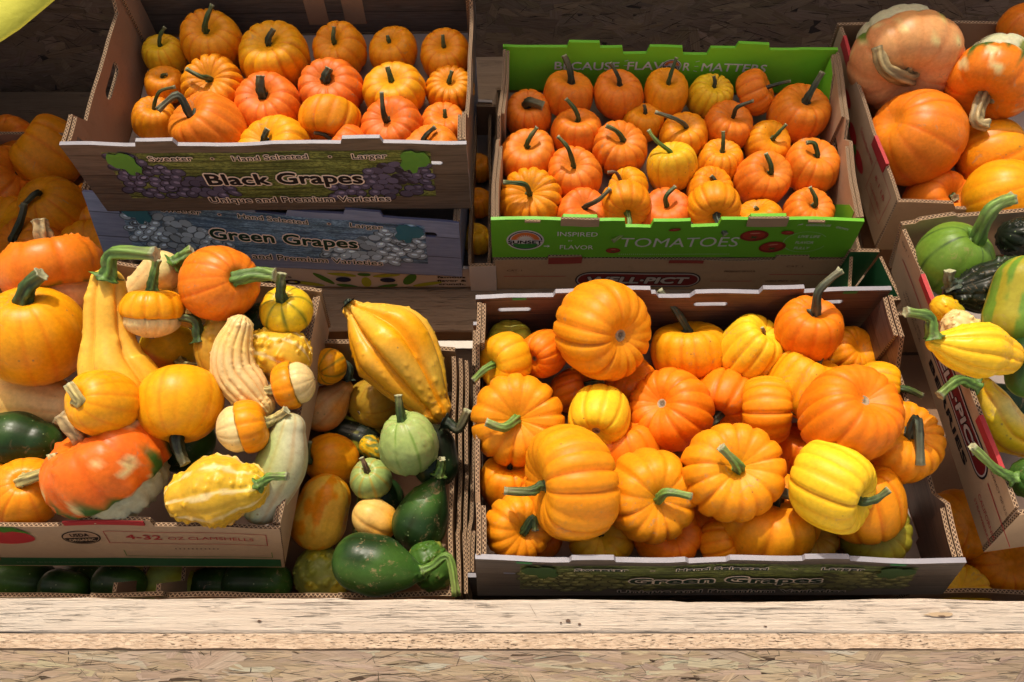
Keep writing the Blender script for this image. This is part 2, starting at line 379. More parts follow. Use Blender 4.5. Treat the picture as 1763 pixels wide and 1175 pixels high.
def text(Q, s, u, v, w, h, mt, parent, out=None, bold=.0, outw=.05, shear=0.0, off=.0009, rot=0.0, warp=None):
    """lettering s, centred at u,v of the panel, w wide, h = height of a capital"""
    V0, Fc = text_mesh(s, 0.0, shear); cx = (V0[:, 0].min() + V0[:, 0].max()) / 2; sx = w / max(1e-6, V0[:, 0].max() - V0[:, 0].min()); sy = h / .72
    ring = lambda r, n: [(r * math.cos(6.2832 * k / n), r * math.sin(6.2832 * k / n)) for k in range(n)]
    b_ = max(0.0, bold); jobs = ([('lettering_outline', ring(b_ + outw, 10), out, off - .0004)] if out else []) + [('lettering', [(0, 0)] + (ring(b_, 6) if b_ > .008 else []), mt, off)]
    for nm, sh, mm, o in jobs:
        VV, FF = [], []
        for k, (dx, dy) in enumerate(sh):
            x = (V0[:, 0] - cx) * sx + dx * sy; y = (V0[:, 1] - .35) * sy + dy * sy
            uu = u + x * math.cos(rot) - y * math.sin(rot); vv = v + x * math.sin(rot) + y * math.cos(rot)
            for f in Fc:
                ar = sum(uu[f[i]] * vv[f[(i + 1) % len(f)]] - uu[f[(i + 1) % len(f)]] * vv[f[i]] for i in range(len(f)))
                f = [q + k * len(V0) for q in f]; FF.append(f if ar > 0 else f[::-1])
            VV.append(Q.M(uu, vv, o + .000022 * k))
        mk(nm, np.vstack(VV), FF, mm, parent)

# ------------------------------------------------------------------ fruit bodies
def catmull(P, n):
    P = np.array(P, float); m_ = len(P); t = np.linspace(0, m_ - 1 - 1e-9, n); i = t.astype(int); f = (t - i)[:, None]
    g = lambda k: P[np.clip(i + k, 0, m_ - 1)]
    p0, p1, p2, p3 = g(-1), g(0), g(1), g(2)
    return .5 * ((2 * p1) + (-p0 + p2) * f + (2 * p0 - 5 * p1 + 4 * p2 - p3) * f ** 2 + (-p0 + 3 * p1 - 3 * p2 + p3) * f ** 3)
def wob3(P, rs, freq, n=6):
    """smooth pseudo-noise of positions"""
    o = np.zeros(len(P))
    for k in range(n):
        d = rs.normal(size=3); d /= np.linalg.norm(d); o += np.sin(P @ d * freq * rs.uniform(.6, 1.5) + rs.uniform(0, 6.28))
    return o / n
PROFS = {
 'mini': [(0, .76), (.10, .78), (.24, .88), (.45, .98), (.70, .96), (.90, .70), (1.0, .22), (1.0, -.22), (.90, -.66), (.68, -.92), (.42, -.96), (.2, -.82), (.08, -.72), (0, -.70)],
 'smooth': [(0, .86), (.12, .90), (.35, .99), (.62, .88), (.85, .60), (.98, .22), (1.0, -.15), (.90, -.52), (.68, -.80), (.4, -.96), (.15, -.97), (0, -.93)],
 'turban': [(0, .44), (.12, .44), (.35, .55), (.62, .56), (.86, .40), (1.0, .08), (.97, -.22), (.86, -.40), (.76, -.43), (.76, -.50), (.80, -.62), (.74, -.92), (.52, -1.15), (.25, -1.24), (0, -1.24)],
 'turban_short': [(0, .46), (.12, .46), (.35, .56), (.62, .57), (.86, .42), (1.0, .08), (.98, -.22), (.88, -.42), (.72, -.46), (.70, -.52), (.70, -.62), (.60, -.80), (.42, -.90), (.2, -.95), (0, -.95)],
 'turban_small': [(0, .62), (.15, .66), (.45, .70), (.75, .58), (.95, .25), (1.0, -.08), (.95, -.30), (.86, -.36), (.86, -.44), (.84, -.7), (.62, -1.0), (.3, -1.18), (.08, -1.22), (0, -1.25)],
 'flat': [(0, .5), (.15, .55), (.4, .8), (.7, .82), (.95, .45), (1.0, 0), (.93, -.45), (.65, -.82), (.35, -.85), (0, -.75)],
}
def lathe(prof, R, asp, k, amp, rs, nT=84, nP=40, warts=None, low=.03, spin=0.0, sharp=2.2):
    pr = catmull(PROFS[prof], nP); pr[:, 0] = np.clip(pr[:, 0], .004, 9)
    th = np.linspace(0, 2 * math.pi, nT, endpoint=False)
    T, A = np.meshgrid(np.linspace(0, 1, nP), th, indexing='ij'); rad = pr[:, 0][:, None] + 0 * A; z = pr[:, 1][:, None] + 0 * A
    ph = k * A / 2 + spin + .35 * np.sin(A + spin) + .25 * np.sin(2 * A + spin * 2)
    # keep the rib phase periodic
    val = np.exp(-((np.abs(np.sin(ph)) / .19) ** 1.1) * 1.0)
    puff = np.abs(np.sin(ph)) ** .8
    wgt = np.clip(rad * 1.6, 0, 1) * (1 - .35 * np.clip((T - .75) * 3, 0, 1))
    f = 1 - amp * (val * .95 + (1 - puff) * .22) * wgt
    x = rad * np.cos(A) * f; y = rad * np.sin(A) * f; zz = z * asp * (1 - amp * .8 * val * wgt)
    P = np.stack([x, y, zz], -1).reshape(-1, 3)
    P *= (1 + low * wob3(P, rs, 2.6))[:, None]; P *= (1 + low * .35 * wob3(P, rs, 7))[:, None]
    P[:, 0] *= 1 + rs.uniform(-low, low); 
    P[:, 2] += P[:, 0] * rs.uniform(-1.6, 1.6) * low; P[:, 0] += P[:, 2] * rs.uniform(-1, 1) * low
    t = T.ravel(); a = A.ravel(); v = (val * wgt).ravel()
    if warts:
        P = wart(P, rs, *warts)
    return P * R, grid_faces(nP, nT), t, a, v
def wart(P, rs, n, size, height, lo=-9, hi=9):
    c = P.mean(0); D = P - c; L = np.linalg.norm(D, axis=1); N = D / L[:, None]; h = np.zeros(len(P))
    idx = rs.choice(len(P), n)
    for i in idx:
        s = size * rs.uniform(.5, 1.35); d = np.linalg.norm(P - P[i], axis=1)
        h = np.maximum(h, height * rs.uniform(.4, 1.4) * np.exp(-(d / s) ** 3))
    return P + N * (h * 1.5)[:, None]
def grid_faces(nP, nT):
    i = np.arange(nP - 1)[:, None] * nT; j = np.arange(nT)[None, :]; j2 = (j + 1) % nT
    q = np.stack([i + j, i + nT + j, i + nT + j2, i + j2], -1).reshape(-1, 4).tolist()
    q.append(list(range(nT))[::-1] if False else list(range(nT - 1, -1, -1))[::-1]); q[-1] = list(range(nT)); q.append([(nP - 1) * nT + k for k in range(nT - 1, -1, -1)])
    return q
def frames(S):
    T = np.gradient(S, axis=0); T /= np.linalg.norm(T, axis=1)[:, None]
    n = np.zeros_like(S); ref = np.array([0, 0, 1.0]); v = ref - T[0] * (ref @ T[0])
    if np.linalg.norm(v) < .2: ref = np.array([0, 1.0, 0]); v = ref - T[0] * (ref @ T[0])
    n[0] = v / np.linalg.norm(v)
    for i in range(1, len(S)):
        v = n[i - 1] - T[i] * (n[i - 1] @ T[i]); n[i] = v / np.linalg.norm(v)
    return T, n, np.cross(n, T)
def tube_body(S, Rr, k, amp, rs, nT=72, nP=56, warts=None, low=.03, spin=.6, star=False):
    """S: spine points (camera frame), Rr: radii; rounded ends"""
    P4 = catmull(np.column_stack([S, Rr]), nP * 3)
    d = np.r_[0, np.cumsum(np.linalg.norm(np.diff(P4[:, :3], axis=0), axis=1))]
    r0, r1 = Rr[0], Rr[-1]
    t0 = P4[1, :3] - P4[0, :3]; t0 /= np.linalg.norm(t0) + 1e-9; t1 = P4[-1, :3] - P4[-2, :3]; t1 /= np.linalg.norm(t1) + 1e-9
    L = d[-1] + r0 + r1
    u = np.sin((np.linspace(-1, 1, nP)) * math.pi / 2) * .5 + .5; u = .55 * u + .45 * np.linspace(0, 1, nP)
    pos = u * L - r0
    S2 = np.array([np.interp(pos, d, P4[:, c]) for c in range(3)]).T; R2 = np.interp(pos, d, P4[:, 3])
    lo_, hi_ = pos < 0, pos > d[-1]
    S2[lo_] += t0 * pos[lo_][:, None]; S2[hi_] += t1 * (pos[hi_] - d[-1])[:, None]
    fa = np.clip(-pos / r0, 0, .9995); fb = np.clip((pos - d[-1]) / r1, 0, .9995)
    R2 = R2 * np.sqrt(1 - fa ** 2) * np.sqrt(1 - fb ** 2)
    T, n, b = frames(S2); th = np.linspace(0, 2 * math.pi, nT, endpoint=False)
    A = th[None, :] + 0 * u[:, None]; ph = k * A / 2 + spin + .3 * np.sin(A + spin); val = np.exp(-((np.abs(np.sin(ph)) / .3) ** 1.15))
    if star: f = 1 + amp * (np.abs(np.sin(ph)) ** 3 - .5) * 1.6 * np.sin(np.clip(u, 0, 1) * math.pi)[:, None]
    else: f = 1 - amp * (val + .4 * (1 - np.abs(np.sin(ph))))
    rr = R2[:, None] * f
    P = S2[:, None, :] + rr[..., None] * (np.cos(A)[..., None] * n[:, None, :] + np.sin(A)[..., None] * b[:, None, :])
    N = (P - S2[:, None, :]); N /= np.linalg.norm(N, axis=-1)[..., None] + 1e-9
    P = P.reshape(-1, 3); N = N.reshape(-1, 3); Rm = max(Rr)
    P = P + N * (low * Rm * wob3(P / Rm, rs, 2.6))[:, None]
    if warts:
        nw, size, height = warts; h = np.zeros(len(P))
        for i in rs.choice(len(P), nw):
            s = size * rs.uniform(.5, 1.35); dd = np.linalg.norm(P - P[i], axis=1) / Rm
            h = np.maximum(h, height * rs.uniform(.5, 1.2) * np.exp(-(dd / s) ** 2.6))
        P = P + N * (h * Rm * 1.7)[:, None]
        W_ = h / height
    else: W_ = np.zeros(len(P))
    return P, grid_faces(nP, nT), np.repeat(u, nT), A.ravel(), val.ravel(), W_
C = dict(po=(.82, .18, .014), orr=(.82, .225, .014), am=(.84, .30, .006), ay=(.86, .37, .006), go=(.82, .215, .005), gold=(.84, .50, .06), ye=(.82, .48, .015), ly=(.88, .57, .018), oc=(.50, .30, .03), gy=(.36, .33, .03),
         cream=(.80, .62, .27), pale=(.84, .55, .15), tan=(.62, .36, .14), dkg=(.016, .045, .012), mg=(.05, .13, .02), lg=(.34, .45, .14), white=(.62, .62, .40), blk=(.012, .018, .010),
         ro=(.82, .165, .012), org=(.82, .22, .012), pink=(.74, .33, .13), warty=(.70, .42, .03), olive=(.22, .25, .05), green=(.14, .27, .03))
C = {k: np.array(v) for k, v in C.items()}
def lerp(a, b, f): f = np.clip(f, 0, 1)[:, None]; return a * (1 - f) + b * f
def colour(kind, c, P, t, a, v, rs, W_=None):
    n = len(P); sc_ = np.ptp(P, axis=0).max() / 2; q = (P - P.mean(0)) / sc_
    n1 = wob3(q, rs, 5); n2 = wob3(q, rs, 14)
    base = np.tile(C[c if isinstance(c, str) else c[0]], (n, 1))
    c2 = C[c[1]] if not isinstance(c, str) and len(c) > 1 else None
    c3 = C[c[2]] if not isinstance(c, str) and len(c) > 2 else None
    if kind == 'plain':
        base = base * (1 + .10 * n1)[:, None]
        base = lerp(base, base * np.array([.90, .55, .35]), v * .85)  # furrows: deeper orange pigment, plus crease shade put into the colour for contrast
        if c2 is not None: base = lerp(base, np.tile(c2, (n, 1)), (n1 * .9 + .15 - .0) * 1.3)
    elif kind == 'turban':
        edge = .53 + .02 * n2 + .012 * np.abs(np.sin(a * 5))
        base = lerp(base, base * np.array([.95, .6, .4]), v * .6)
        gw = .030 if c3 is None else .085
        g = np.exp(-((t - (edge - .025)) / gw) ** 2) * (.35 + .65 * (np.sin(a * 7 + 3 * n1) > .1))
        base = np.where((t > edge)[:, None], C[c[1]] * (1 + .12 * n1)[:, None], base)
        base = lerp(base, np.tile(C['mg'] if c3 is None else c3, (n, 1)), g * .9)
        base = lerp(base, np.tile(np.array([.30, .22, .12]), (n, 1)), np.exp(-((t - edge - .012) / .012) ** 2) * .8)
    elif kind == 'stripe':
        s = np.exp(-((np.abs(np.sin(a * 4 + .35 * n1)) / .30) ** 2)); base = lerp(base, np.tile(c2, (n, 1)), s * (.75 + .25 * n2))
        if c3 is not None: base = lerp(base, np.tile(c3, (n, 1)), (t - .72) * 8)
    elif kind == 'streak':
        s = wob3(np.stack([np.cos(a) * 3, np.sin(a) * 3, t * .7], -1), rs, 4) + .5 * n2; base = lerp(base, np.tile(c2, (n, 1)), s * 7 + .3)
    elif kind == 'half':
        base = lerp(base, np.tile(c2, (n, 1)), (q @ np.array([0.1, -.9, 0]) + .25 * n1) * 5 + .1)
    elif kind == 'long':
        base = lerp(base, np.tile(c2, (n, 1)), (t - .45) * 2.2 + .35 * n1)
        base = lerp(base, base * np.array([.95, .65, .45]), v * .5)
    elif kind == 'blotch':
        base = lerp(base, np.tile(c2, (n, 1)), (n1 + .4 * n2) * 6 - 1.3)
        if W_ is not None: base = lerp(base, base * np.array([1.15, 1.1, .6]), W_ * .7)
    elif kind == 'wartstripe':
        s = np.abs(np.sin(a * 4 + .5 * n1 + .3)); base = lerp(base * (1 + .1 * n1)[:, None], np.tile(c2, (n, 1)), (.32 - s + .35 * n2) * 7)
        if W_ is not None: base = lerp(base, base * np.array([1.05, 1.0, .7]), W_ * .8)
    elif kind == 'turbfleck':
        edge = .52 + .03 * n2; base = lerp(base, base * np.array([.95, .6, .4]), v * .6)
        base = lerp(base, np.tile(C['cream'], (n, 1)), (n2 - .28) * 6 * (t > .25))
        st_ = (wob3(np.stack([np.cos(a) * 5, np.sin(a) * 5, t * 2], -1), rs, 3) + (t - .40) * 3.2) * 5; base = lerp(base, np.tile(c3, (n, 1)), st_ - .4)
        base = lerp(base, np.tile(C[c[1]], (n, 1)) * (1 + .12 * n1)[:, None], (t - edge) * 60)
        base = lerp(base, np.tile(C['olive'], (n, 1)), (n2 + n1 - .55) * 5 * (t > edge))
    elif kind == 'ribgreen':
        s = np.exp(-((np.abs(np.sin(a * 4.5 + .2 * n1)) / .09) ** 2)); base = lerp(base * (1 + .12 * n1)[:, None], np.tile(c2, (n, 1)), s * .85)
    elif kind == 'star':
        base = lerp(base, np.tile(c2, (n, 1)), (.20 + .08 * np.abs(np.sin(a * 5)) + .04 * n2 - t) * 30)
    elif kind == 'ridge':
        s = 1 - np.abs(np.sin(a * 3 + .9)); base = lerp(base, np.tile(c2, (n, 1)), (v * -1 + .5 + n1 * .8) * 1.5)
    if W_ is not None and kind != 'blotch': base = base * (1 + .12 * W_)[:, None]
    return np.clip(base, 0, 1)
STC = dict(green=((.035, .075, .015), (.05, .10, .02)), dark=((.012, .028, .014), (.030, .045, .018)), bright=((.10, .22, .03), (.14, .27, .05)), pale=((.42, .38, .12), (.55, .46, .18)),
           tan=((.32, .22, .09), (.42, .33, .15)), brown=((.12, .06, .03), (.16, .09, .05)), grey=((.03, .055, .035), (.06, .09, .06)))
def stem(parent, P, r0, r1, rs, kind='green', ridges=5, nP=16, nT=20, tipc=(.58, .60, .36)):
    S = catmull(P, nP); u = np.linspace(0, 1, nP); T, n, b = frames(S)
    R = r0 + (r1 - r0) * np.clip(u * 1.15, 0, 1); R = R * (1 + .75 * np.exp(-(u / .10) ** 2)) * (1 + .14 * np.exp(-((u - 1) / .06) ** 2))
    R = R * (1 + .05 * np.sin(u * 23 + rs.uniform(0, 6)))
    th = np.linspace(0, 2 * math.pi, nT, endpoint=False); A = th[None, :] + u[:, None] * 1.1
    wr = rs.normal(size=(nP, nT)) * .045; wr = wr + np.roll(wr, 1, 0) + np.roll(wr, -1, 0)
    f = 1 + wr + .24 * np.cos(ridges * A + .5 * np.sin(u * 7)[:, None]) * np.clip(1.3 - .5 * u[:, None], 0, 1) + .02 * rs.normal(size=A.shape)
    V = S[:, None] + (R[:, None] * f)[..., None] * (np.cos(th)[None, :, None] * n[:, None] + np.sin(th)[None, :, None] * b[:, None])
    c0, c1 = (np.array(x) for x in STC[kind]); c = c0 + (c1 - c0) * u[:, None] + 0 * A[..., None] if False else np.repeat((c0 + (c1 - c0) * u[:, None])[:, None, :], nT, 1)
    c = c * (1 + .42 * np.cos(ridges * A))[..., None] * (1 + .25 * rs.normal(size=(nP, nT)))[..., None].clip(.4, 1.7)
    bl_ = rs.uniform(.75, 1.0); c = c + (np.array([.16, .11, .05]) * np.clip((u - bl_ + .25) * 2, 0, 1)[:, None, None])
    c[-1] = np.array(tipc) * .75
    V = V.reshape(-1, 3); c = c.reshape(-1, 3)
    ring = V[-nT:]; cen = ring.mean(0); inner = cen + (ring - cen) * .8 - T[-1] * r1 * .10; deep = cen - T[-1] * r1 * .3
    V = np.vstack([V, inner, deep]); c = np.vstack([c, np.tile(np.array(tipc), (nT, 1)), [np.array(tipc) * .5]]); c = np.clip(c, 0, 1)
    fs = grid_faces(nP, nT)[:-1]; o = (nP - 1) * nT
    for k in range(nT):
        k2 = (k + 1) % nT; fs.append([o + k, nP * nT + k, nP * nT + k2, o + k2][::1]); fs.append([nP * nT + k, (nP + 1) * nT, nP * nT + k2])
    return mk('stem', cw(V), fs, M_STEM, parent, smooth=True, col=c)
def scar(parent, c, ax, R, rs, col=(.42, .33, .20)):
    """corky blossom scar: low irregular button with a pit"""
    nT, ax = 16, ax / np.linalg.norm(ax); e = np.cross(ax, [0, 1, .1]); e /= np.linalg.norm(e); g = np.cross(ax, e); V, cc = [], []
    for rr, h, k in ((1.0, -.08, .8), (.95, .10, 1.0), (.65, .16, 1.1), (.42, .02, .6), (.2, -.03, .28), (.02, .05, .7)):
        for q in range(nT):
            t = 2 * math.pi * q / nT; j = rs.uniform(.85, 1.12) if rr > .3 else 1
            V.append(c + ax * h * R + (e * math.cos(t) + g * math.sin(t)) * R * rr * j); cc.append(np.array(col) * k * rs.uniform(.8, 1.15))
    return mk('blossom_scar', cw(np.array(V)), grid_faces(6, nT), M_STEM, parent, smooth=True, col=np.clip(np.array(cc), 0, 1))

# ------------------------------------------------------------------ heaps: every fruit slides down its line of sight until it rests on something
class Heap:
    def __init__(s, floorW, group, tol=.88, minD=.55, box=None): s.box = box; s.W = floorW; s.done = []; s.g = group; s.tol = tol; s.minD = minD
    def supp(s, prim, d, dirs):
        """support radius of primitive at depth d along unit dirs (camera frame)"""
        r = prim['r'] / 1440 * d
        if prim['ax'] is None: return r
        H = r * prim['asp'] * .95; k = abs(float(dirs @ prim['ax'])); return 1 / math.sqrt((k / H) ** 2 + (1 - k * k) / (r * r))
    def pos(s, prim, d): return np.array([(prim['x'] - 881.5) / 1440 * d, (587.5 - prim['y']) / 1440 * d, -d + prim['dz'] / 1440 * d])
    def ok(s, prims, d):
        up = C2T.T @ np.array([0, 0, 1.0])
        for p in prims:
            c = s.pos(p, d); r = s.supp(p, d, up)
            ct_ = C2T @ c
            if ct_[2] - r * .97 < s.W: return False
            if s.box:
                u0, u1, v1, rimw = s.box[:4]; rr = p['r'] / 1440 * d
                if ct_[2] - .30 * rr < rimw:
                    k_ = rr * .80
                    if ct_[0] + k_ > u1 or ct_[1] + s.supp(p, d, C2T.T @ np.array([0, 1.0, 0])) * .95 > v1 or ct_[0] - k_ < u0: return False
            for q, dq in s.done:
                cq = s.pos(q, dq); v = c - cq; L = np.linalg.norm(v)
                if L > .3: continue
                if L < (s.supp(p, d, v / L) + s.supp(q, dq, v / L)) * s.tol: return False
        return True
    def fix(s, prims, D, lim=.045):
        if not s.box or len(s.box) < 5: return np.zeros(3)
        need = 0.0
        for p in prims:
            t = C2T @ s.pos(p, D); r = p['r'] / 1440 * D
            if t[2] - .75 * r < s.box[3]:
                need = max(need, s.box[4] - (t[1] - s.supp(p, D, C2T.T @ np.array([0, 1.0, 0])) * .97))
        return C2T.T @ np.array([0, min(need, lim), 0])
    def drop(s, prims, extra=0.0):
        d = s.minD
        while d < 2.2 and s.ok(prims, d + .004): d += .004
        d -= extra
        for p in prims: s.done.append((p, d))
        return d
SEED = [11]
def nrs(): SEED[0] += 1; return np.random.RandomState(SEED[0])
def nz(v): v = np.array(v, float); return v / np.linalg.norm(v)
def rot_to(ax, ang):
    z = nz(ax); x = np.cross([0, 1, .2], z); x = nz(x); y = np.cross(z, x); c_, s_ = math.cos(ang), math.sin(ang)
    return np.stack([x * c_ + y * s_, -x * s_ + y * c_, z], 1)
def fruit(H, cx, cy, r, base, tip, col, label, asp=.74, ax=None, mid=None, bl=False, k=None, amp=None, prof='mini', ck='plain', sk='green', sr=None, mat=None, warts=None, low=.065,
          kind='pumpkin', d=None, lift=0.0, tipc=(.58, .60, .36), noscar=False, sl=1.0):
    rs = nrs()
    top = {'mini': .76, 'smooth': .86, 'turban': .44, 'turban_short': .46, 'turban_small': .62, 'flat': .5}[prof]
    if ax is None:
        hh = asp * (.90 if not bl else .80)
        x, y = (base[0] - cx) / r / hh, -(base[1] - cy) / r / hh; l = math.hypot(x, y)
        if l > .97: x, y = x / l * .97, y / l * .97
        a = np.array([x, y, math.sqrt(max(.02, 1 - x * x - y * y))])
        if bl: a = -a
    else: a = nz(ax)
    prim = dict(x=cx, y=cy, dz=0, r=r, ax=a, asp=asp if 'turban' not in prof else .9)
    D = d if d else H.drop([prim], lift)
    if d: H.done.append((prim, D))
    c = H.pos(prim, D) + H.fix([prim], D); R = r / 1440 * D
    # a body parallel to its line of sight, not to the optical axis
    k = k or rs.randint(11, 15); k += k % 2
    if H.box and H.box[4:5] == (.217,) and amp: amp *= .82
    amp = amp if amp is not None else rs.uniform(.07, .10) if r > 56 else rs.uniform(.04, .065)
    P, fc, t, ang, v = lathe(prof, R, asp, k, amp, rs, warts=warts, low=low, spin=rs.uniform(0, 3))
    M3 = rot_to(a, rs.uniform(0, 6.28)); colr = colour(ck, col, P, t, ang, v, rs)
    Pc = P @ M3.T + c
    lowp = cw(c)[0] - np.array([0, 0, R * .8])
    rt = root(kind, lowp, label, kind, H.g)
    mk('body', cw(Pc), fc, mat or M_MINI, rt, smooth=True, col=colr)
    pole0 = c + a * R * asp * (top - .03)
    if tip is not None:
        r0 = (sr or .09) * R
        az = max(.25, a[2]) if a[2] > -.1 else .1
        bx = c * 0; bpx = pole0
        dd = -bpx[2]
        L2 = math.hypot(tip[0] - (881.5 + bpx[0] / dd * 1440), tip[1] - (587.5 - bpx[1] / dd * 1440)) / 1440 * dd
        dt = dd - az * max(L2, .35 * R) * .6 * sl
        tp = np.array([(tip[0] - 881.5) / 1440 * dt, (587.5 - tip[1]) / 1440 * dt, -dt])
        Lr = np.linalg.norm(tp - bpx)
        if mid:
            dm = dd - az * max(L2, .35 * R) * .55 * sl
            mp_ = np.array([(mid[0] - 881.5) / 1440 * dm, (587.5 - mid[1]) / 1440 * dm, -dm])
            pts = [bpx, bpx + a * R * .12, mp_, tp]
        else:
            q = bpx + a * Lr * .5; pts = [bpx, bpx + (q - bpx) * .45, (bpx + 2 * q + tp) / 4 * .6 + (q + tp) / 2 * .4, tp]
        stem(rt, pts, r0, r0 * rs.uniform(.62, .78), rs, sk, tipc=tipc)
    if not noscar and (bl or a[2] < .35):
        scar(rt, c - a * R * asp * ({'mini': .72, 'smooth': .95, 'flat': .77}.get(prof, 1.24)), -a, R * (.15 if prof == 'mini' else .09), rs)
    return rt
def gourd(H, pts, col, label, k=10, amp=.05, ck='long', tip=None, mid=None, base=None, sr=9, sk='green', mat=None, warts=None, low=.03, star=False, kind='gourd', d=None, lift=0.0, spin=.6, tipc=(.58, .60, .36), szz=10, s1=.75):
    """pts: (px, py, radius px[, dz px towards the camera])"""
    rs = nrs(); pts = [tuple(p) + (0,) * (4 - len(p)) for p in pts]
    prims = [dict(x=p[0], y=p[1], dz=p[3], r=p[2], ax=None, asp=1) for p in pts]
    D = d if d else H.drop(prims, lift)
    if d: H.done += [(p, D) for p in prims]
    S = np.array([H.pos(p, D) for p in prims]) + H.fix(prims, D); R = np.array([p['r'] / 1440 * D for p in prims])
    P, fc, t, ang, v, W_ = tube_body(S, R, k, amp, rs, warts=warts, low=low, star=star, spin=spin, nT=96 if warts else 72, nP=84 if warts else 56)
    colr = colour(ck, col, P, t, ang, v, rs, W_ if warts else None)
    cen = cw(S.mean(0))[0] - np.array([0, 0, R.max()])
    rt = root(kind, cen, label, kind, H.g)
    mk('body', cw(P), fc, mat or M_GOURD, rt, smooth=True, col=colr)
    if tip:
        T0 = nz(S[0] - S[1]) if len(S) > 1 else None
        b = S[0] + T0 * R[0] * .93 if base is None else None
        if base is not None:
            db = D - R[0] * .75; b = np.array([(base[0] - 881.5) / 1440 * db, (587.5 - base[1]) / 1440 * db, -db])
        dt = -b[2] - szz / 1440 * D
        f3 = lambda p, dd: np.array([(p[0] - 881.5) / 1440 * dd, (587.5 - p[1]) / 1440 * dd, -dd])
        tp = f3(tip, dt); r0 = sr / 1440 * D
        q = f3(mid, (dt - b[2]) / 2) if mid else (b + tp) / 2 + (T0 if T0 is not None else 0) * np.linalg.norm(tp - b) * .12
        stem(rt, [b, b + (q - b) * .35, q, tp], r0, r0 * s1, rs, sk, tipc=tipc)
    return rt
# ------------------------------------------------------------------ ground and stand
v3 = lambda *a: np.array(a, float)
def beam(name, x0, x1, V0, V1, W0, W1, mats, parent, seed=1, j=.0012, top_mi=0, nx=90, drop=0.0, shear=(0, 0), step=None):
    """board in the display frame, V0..V1 deep, W0..W1 high, with softened worn edges"""
    rs = np.random.RandomState(seed); xs = np.linspace(x0, x1, nx); b = .003
    prof = [(V0, W0), (V1, W0), (V1, W1 - b), (V1 - b * .4, W1 - b * .4), (V1 - b, W1), (V0 + b, W1), (V0 + b * .4, W1 - b * .4), (V0, W1 - b)]
    V = []
    ph = rs.uniform(0, 6, 8)
    for i, x in enumerate(xs):
        for q, (v, w) in enumerate(prof):
            nz_ = j * (math.sin(x * 9 + ph[q % 8]) + .6 * math.sin(x * 31 + ph[(q + 3) % 8]) + rs.normal() * .35)
            sh = (w - W1)
            dv = 0.0
            if step and q in (2, 3, 4): dv = step(x)
            V.append((x, v + (nz_ if q >= 2 else 0) + shear[0] * sh + dv, w + (nz_ * .5 if 2 <= q else 0) + drop * x))
    n = len(prof); F_, mi = [], []
    for i in range(nx - 1):
        for q in range(n):
            a, c = i * n + q, i * n + (q + 1) % n; F_.append((a, c, c + n, a + n)[::-1]); mi.append(top_mi if q in (3, 4, 5) else 0)
    F_.append(list(range(n))[::1]); mi.append(0); F_.append([(nx - 1) * n + q for q in range(n)][::-1]); mi.append(0)
    return mk(name, tw(np.array(V)), F_, mats, parent, mi=mi)
g = NT('gravel_ground'); gn = g.noise(g.coord(), 30, 5, .7); g.bump(gn, .5, .01); MG = g.out(g.mix(gn, (.50, .46, .39), (.62, .57, .49)), .9)
gr = mk('ground', [(-60, -60, 0), (60, -60, 0), (60, 60, 0), (-60, 60, 0)], [(0, 1, 2, 3)], MG); prop(gr, 'pale gravel ground under the stand', kind='structure')

stand = root('produce_stand', (0, .5, 0), 'wooden produce stand with weathered front rail, strand board panel and dark back wall', 'stand')
def rail_step(x):
    return (.0025 if x < -.205 else 0.0) + (.004 if -.0 < x < 0 else 0) + .003 * math.exp(-((x - .46) / .11) ** 4) - .0015 * (x > .2)
beam('front_rail', -1.6, 1.6, .123, .161, -1.129, -1.040, M_PINE, stand, 3, .0007, nx=160, step=rail_step)
# strand board front panel, upright: its top edge lies beside the rail
Dn = np.array([0, -st, -ct])
def front_panel():
    xs = np.linspace(-1.6, 1.6, 220); rs = np.random.RandomState(5); V = []
    for x in xs:
        r1, r2 = rs.normal() * .0007, rs.normal() * .0005
        for p in ((x, .1228, -1.0415 + r2), (x, .1060 + r1 * .6, -1.0415 + r1)):
            V.append(p)
        V.append(tuple(np.array([x, .1060, -1.0425]) + Dn * .004)); V.append(tuple(np.array([x, .1060, -1.0425]) + Dn * .62))
        V.append(tuple(np.array([x, .1228, -1.0415]) + Dn * .62))
    F_, mi = [], []
    for i in range(len(xs) - 1):
        for q in range(5):
            a, c = i * 5 + q, i * 5 + (q + 1) % 5; F_.append((a, c, c + 5, a + 5)); mi.append(1 if q in (0,) else 0)
    return mk('front_panel', tw(np.array(V)), F_, [M_OSB, M_OSBEDGE], stand, mi=mi)
front_panel()
rq = Quad(v3(-1.0, .1245, -1.0385), v3(1.0, .1245, -1.0385), v3(1.0, .160, -1.0385), v3(-1.0, .160, -1.0385), w=2.0, h=.0355)
rsn = np.random.RandomState(9)
def blot(u, v, a, b, n=18, rough=.3): return [(u + a * math.cos(6.283 * k / n) * (1 + rsn.uniform(-rough, rough)), v + b * math.sin(6.283 * k / n) * (1 + rsn.uniform(-rough, rough))) for k in range(n)]
KD = flat('knot_wood', (.10, .06, .04), .8); KS = flat('stained_wood', (.42, .31, .19), .8)
for x, y, a, b, m_ in ((1.067, .0125, .003, .0018, KD), (1.080, .0085, .002, .0014, KD), (1.058, .0100, .0015, .0010, KD), (1.510, .0195, .018, .0022, KS), (1.512, .0175, .004, .0012, KD), (.70, .012, .0025, .0012, KD), (1.30, .006, .002, .001, KD)):
    sheet('knot', rq, blot(x, y, a, b), .0002, m_, stand)
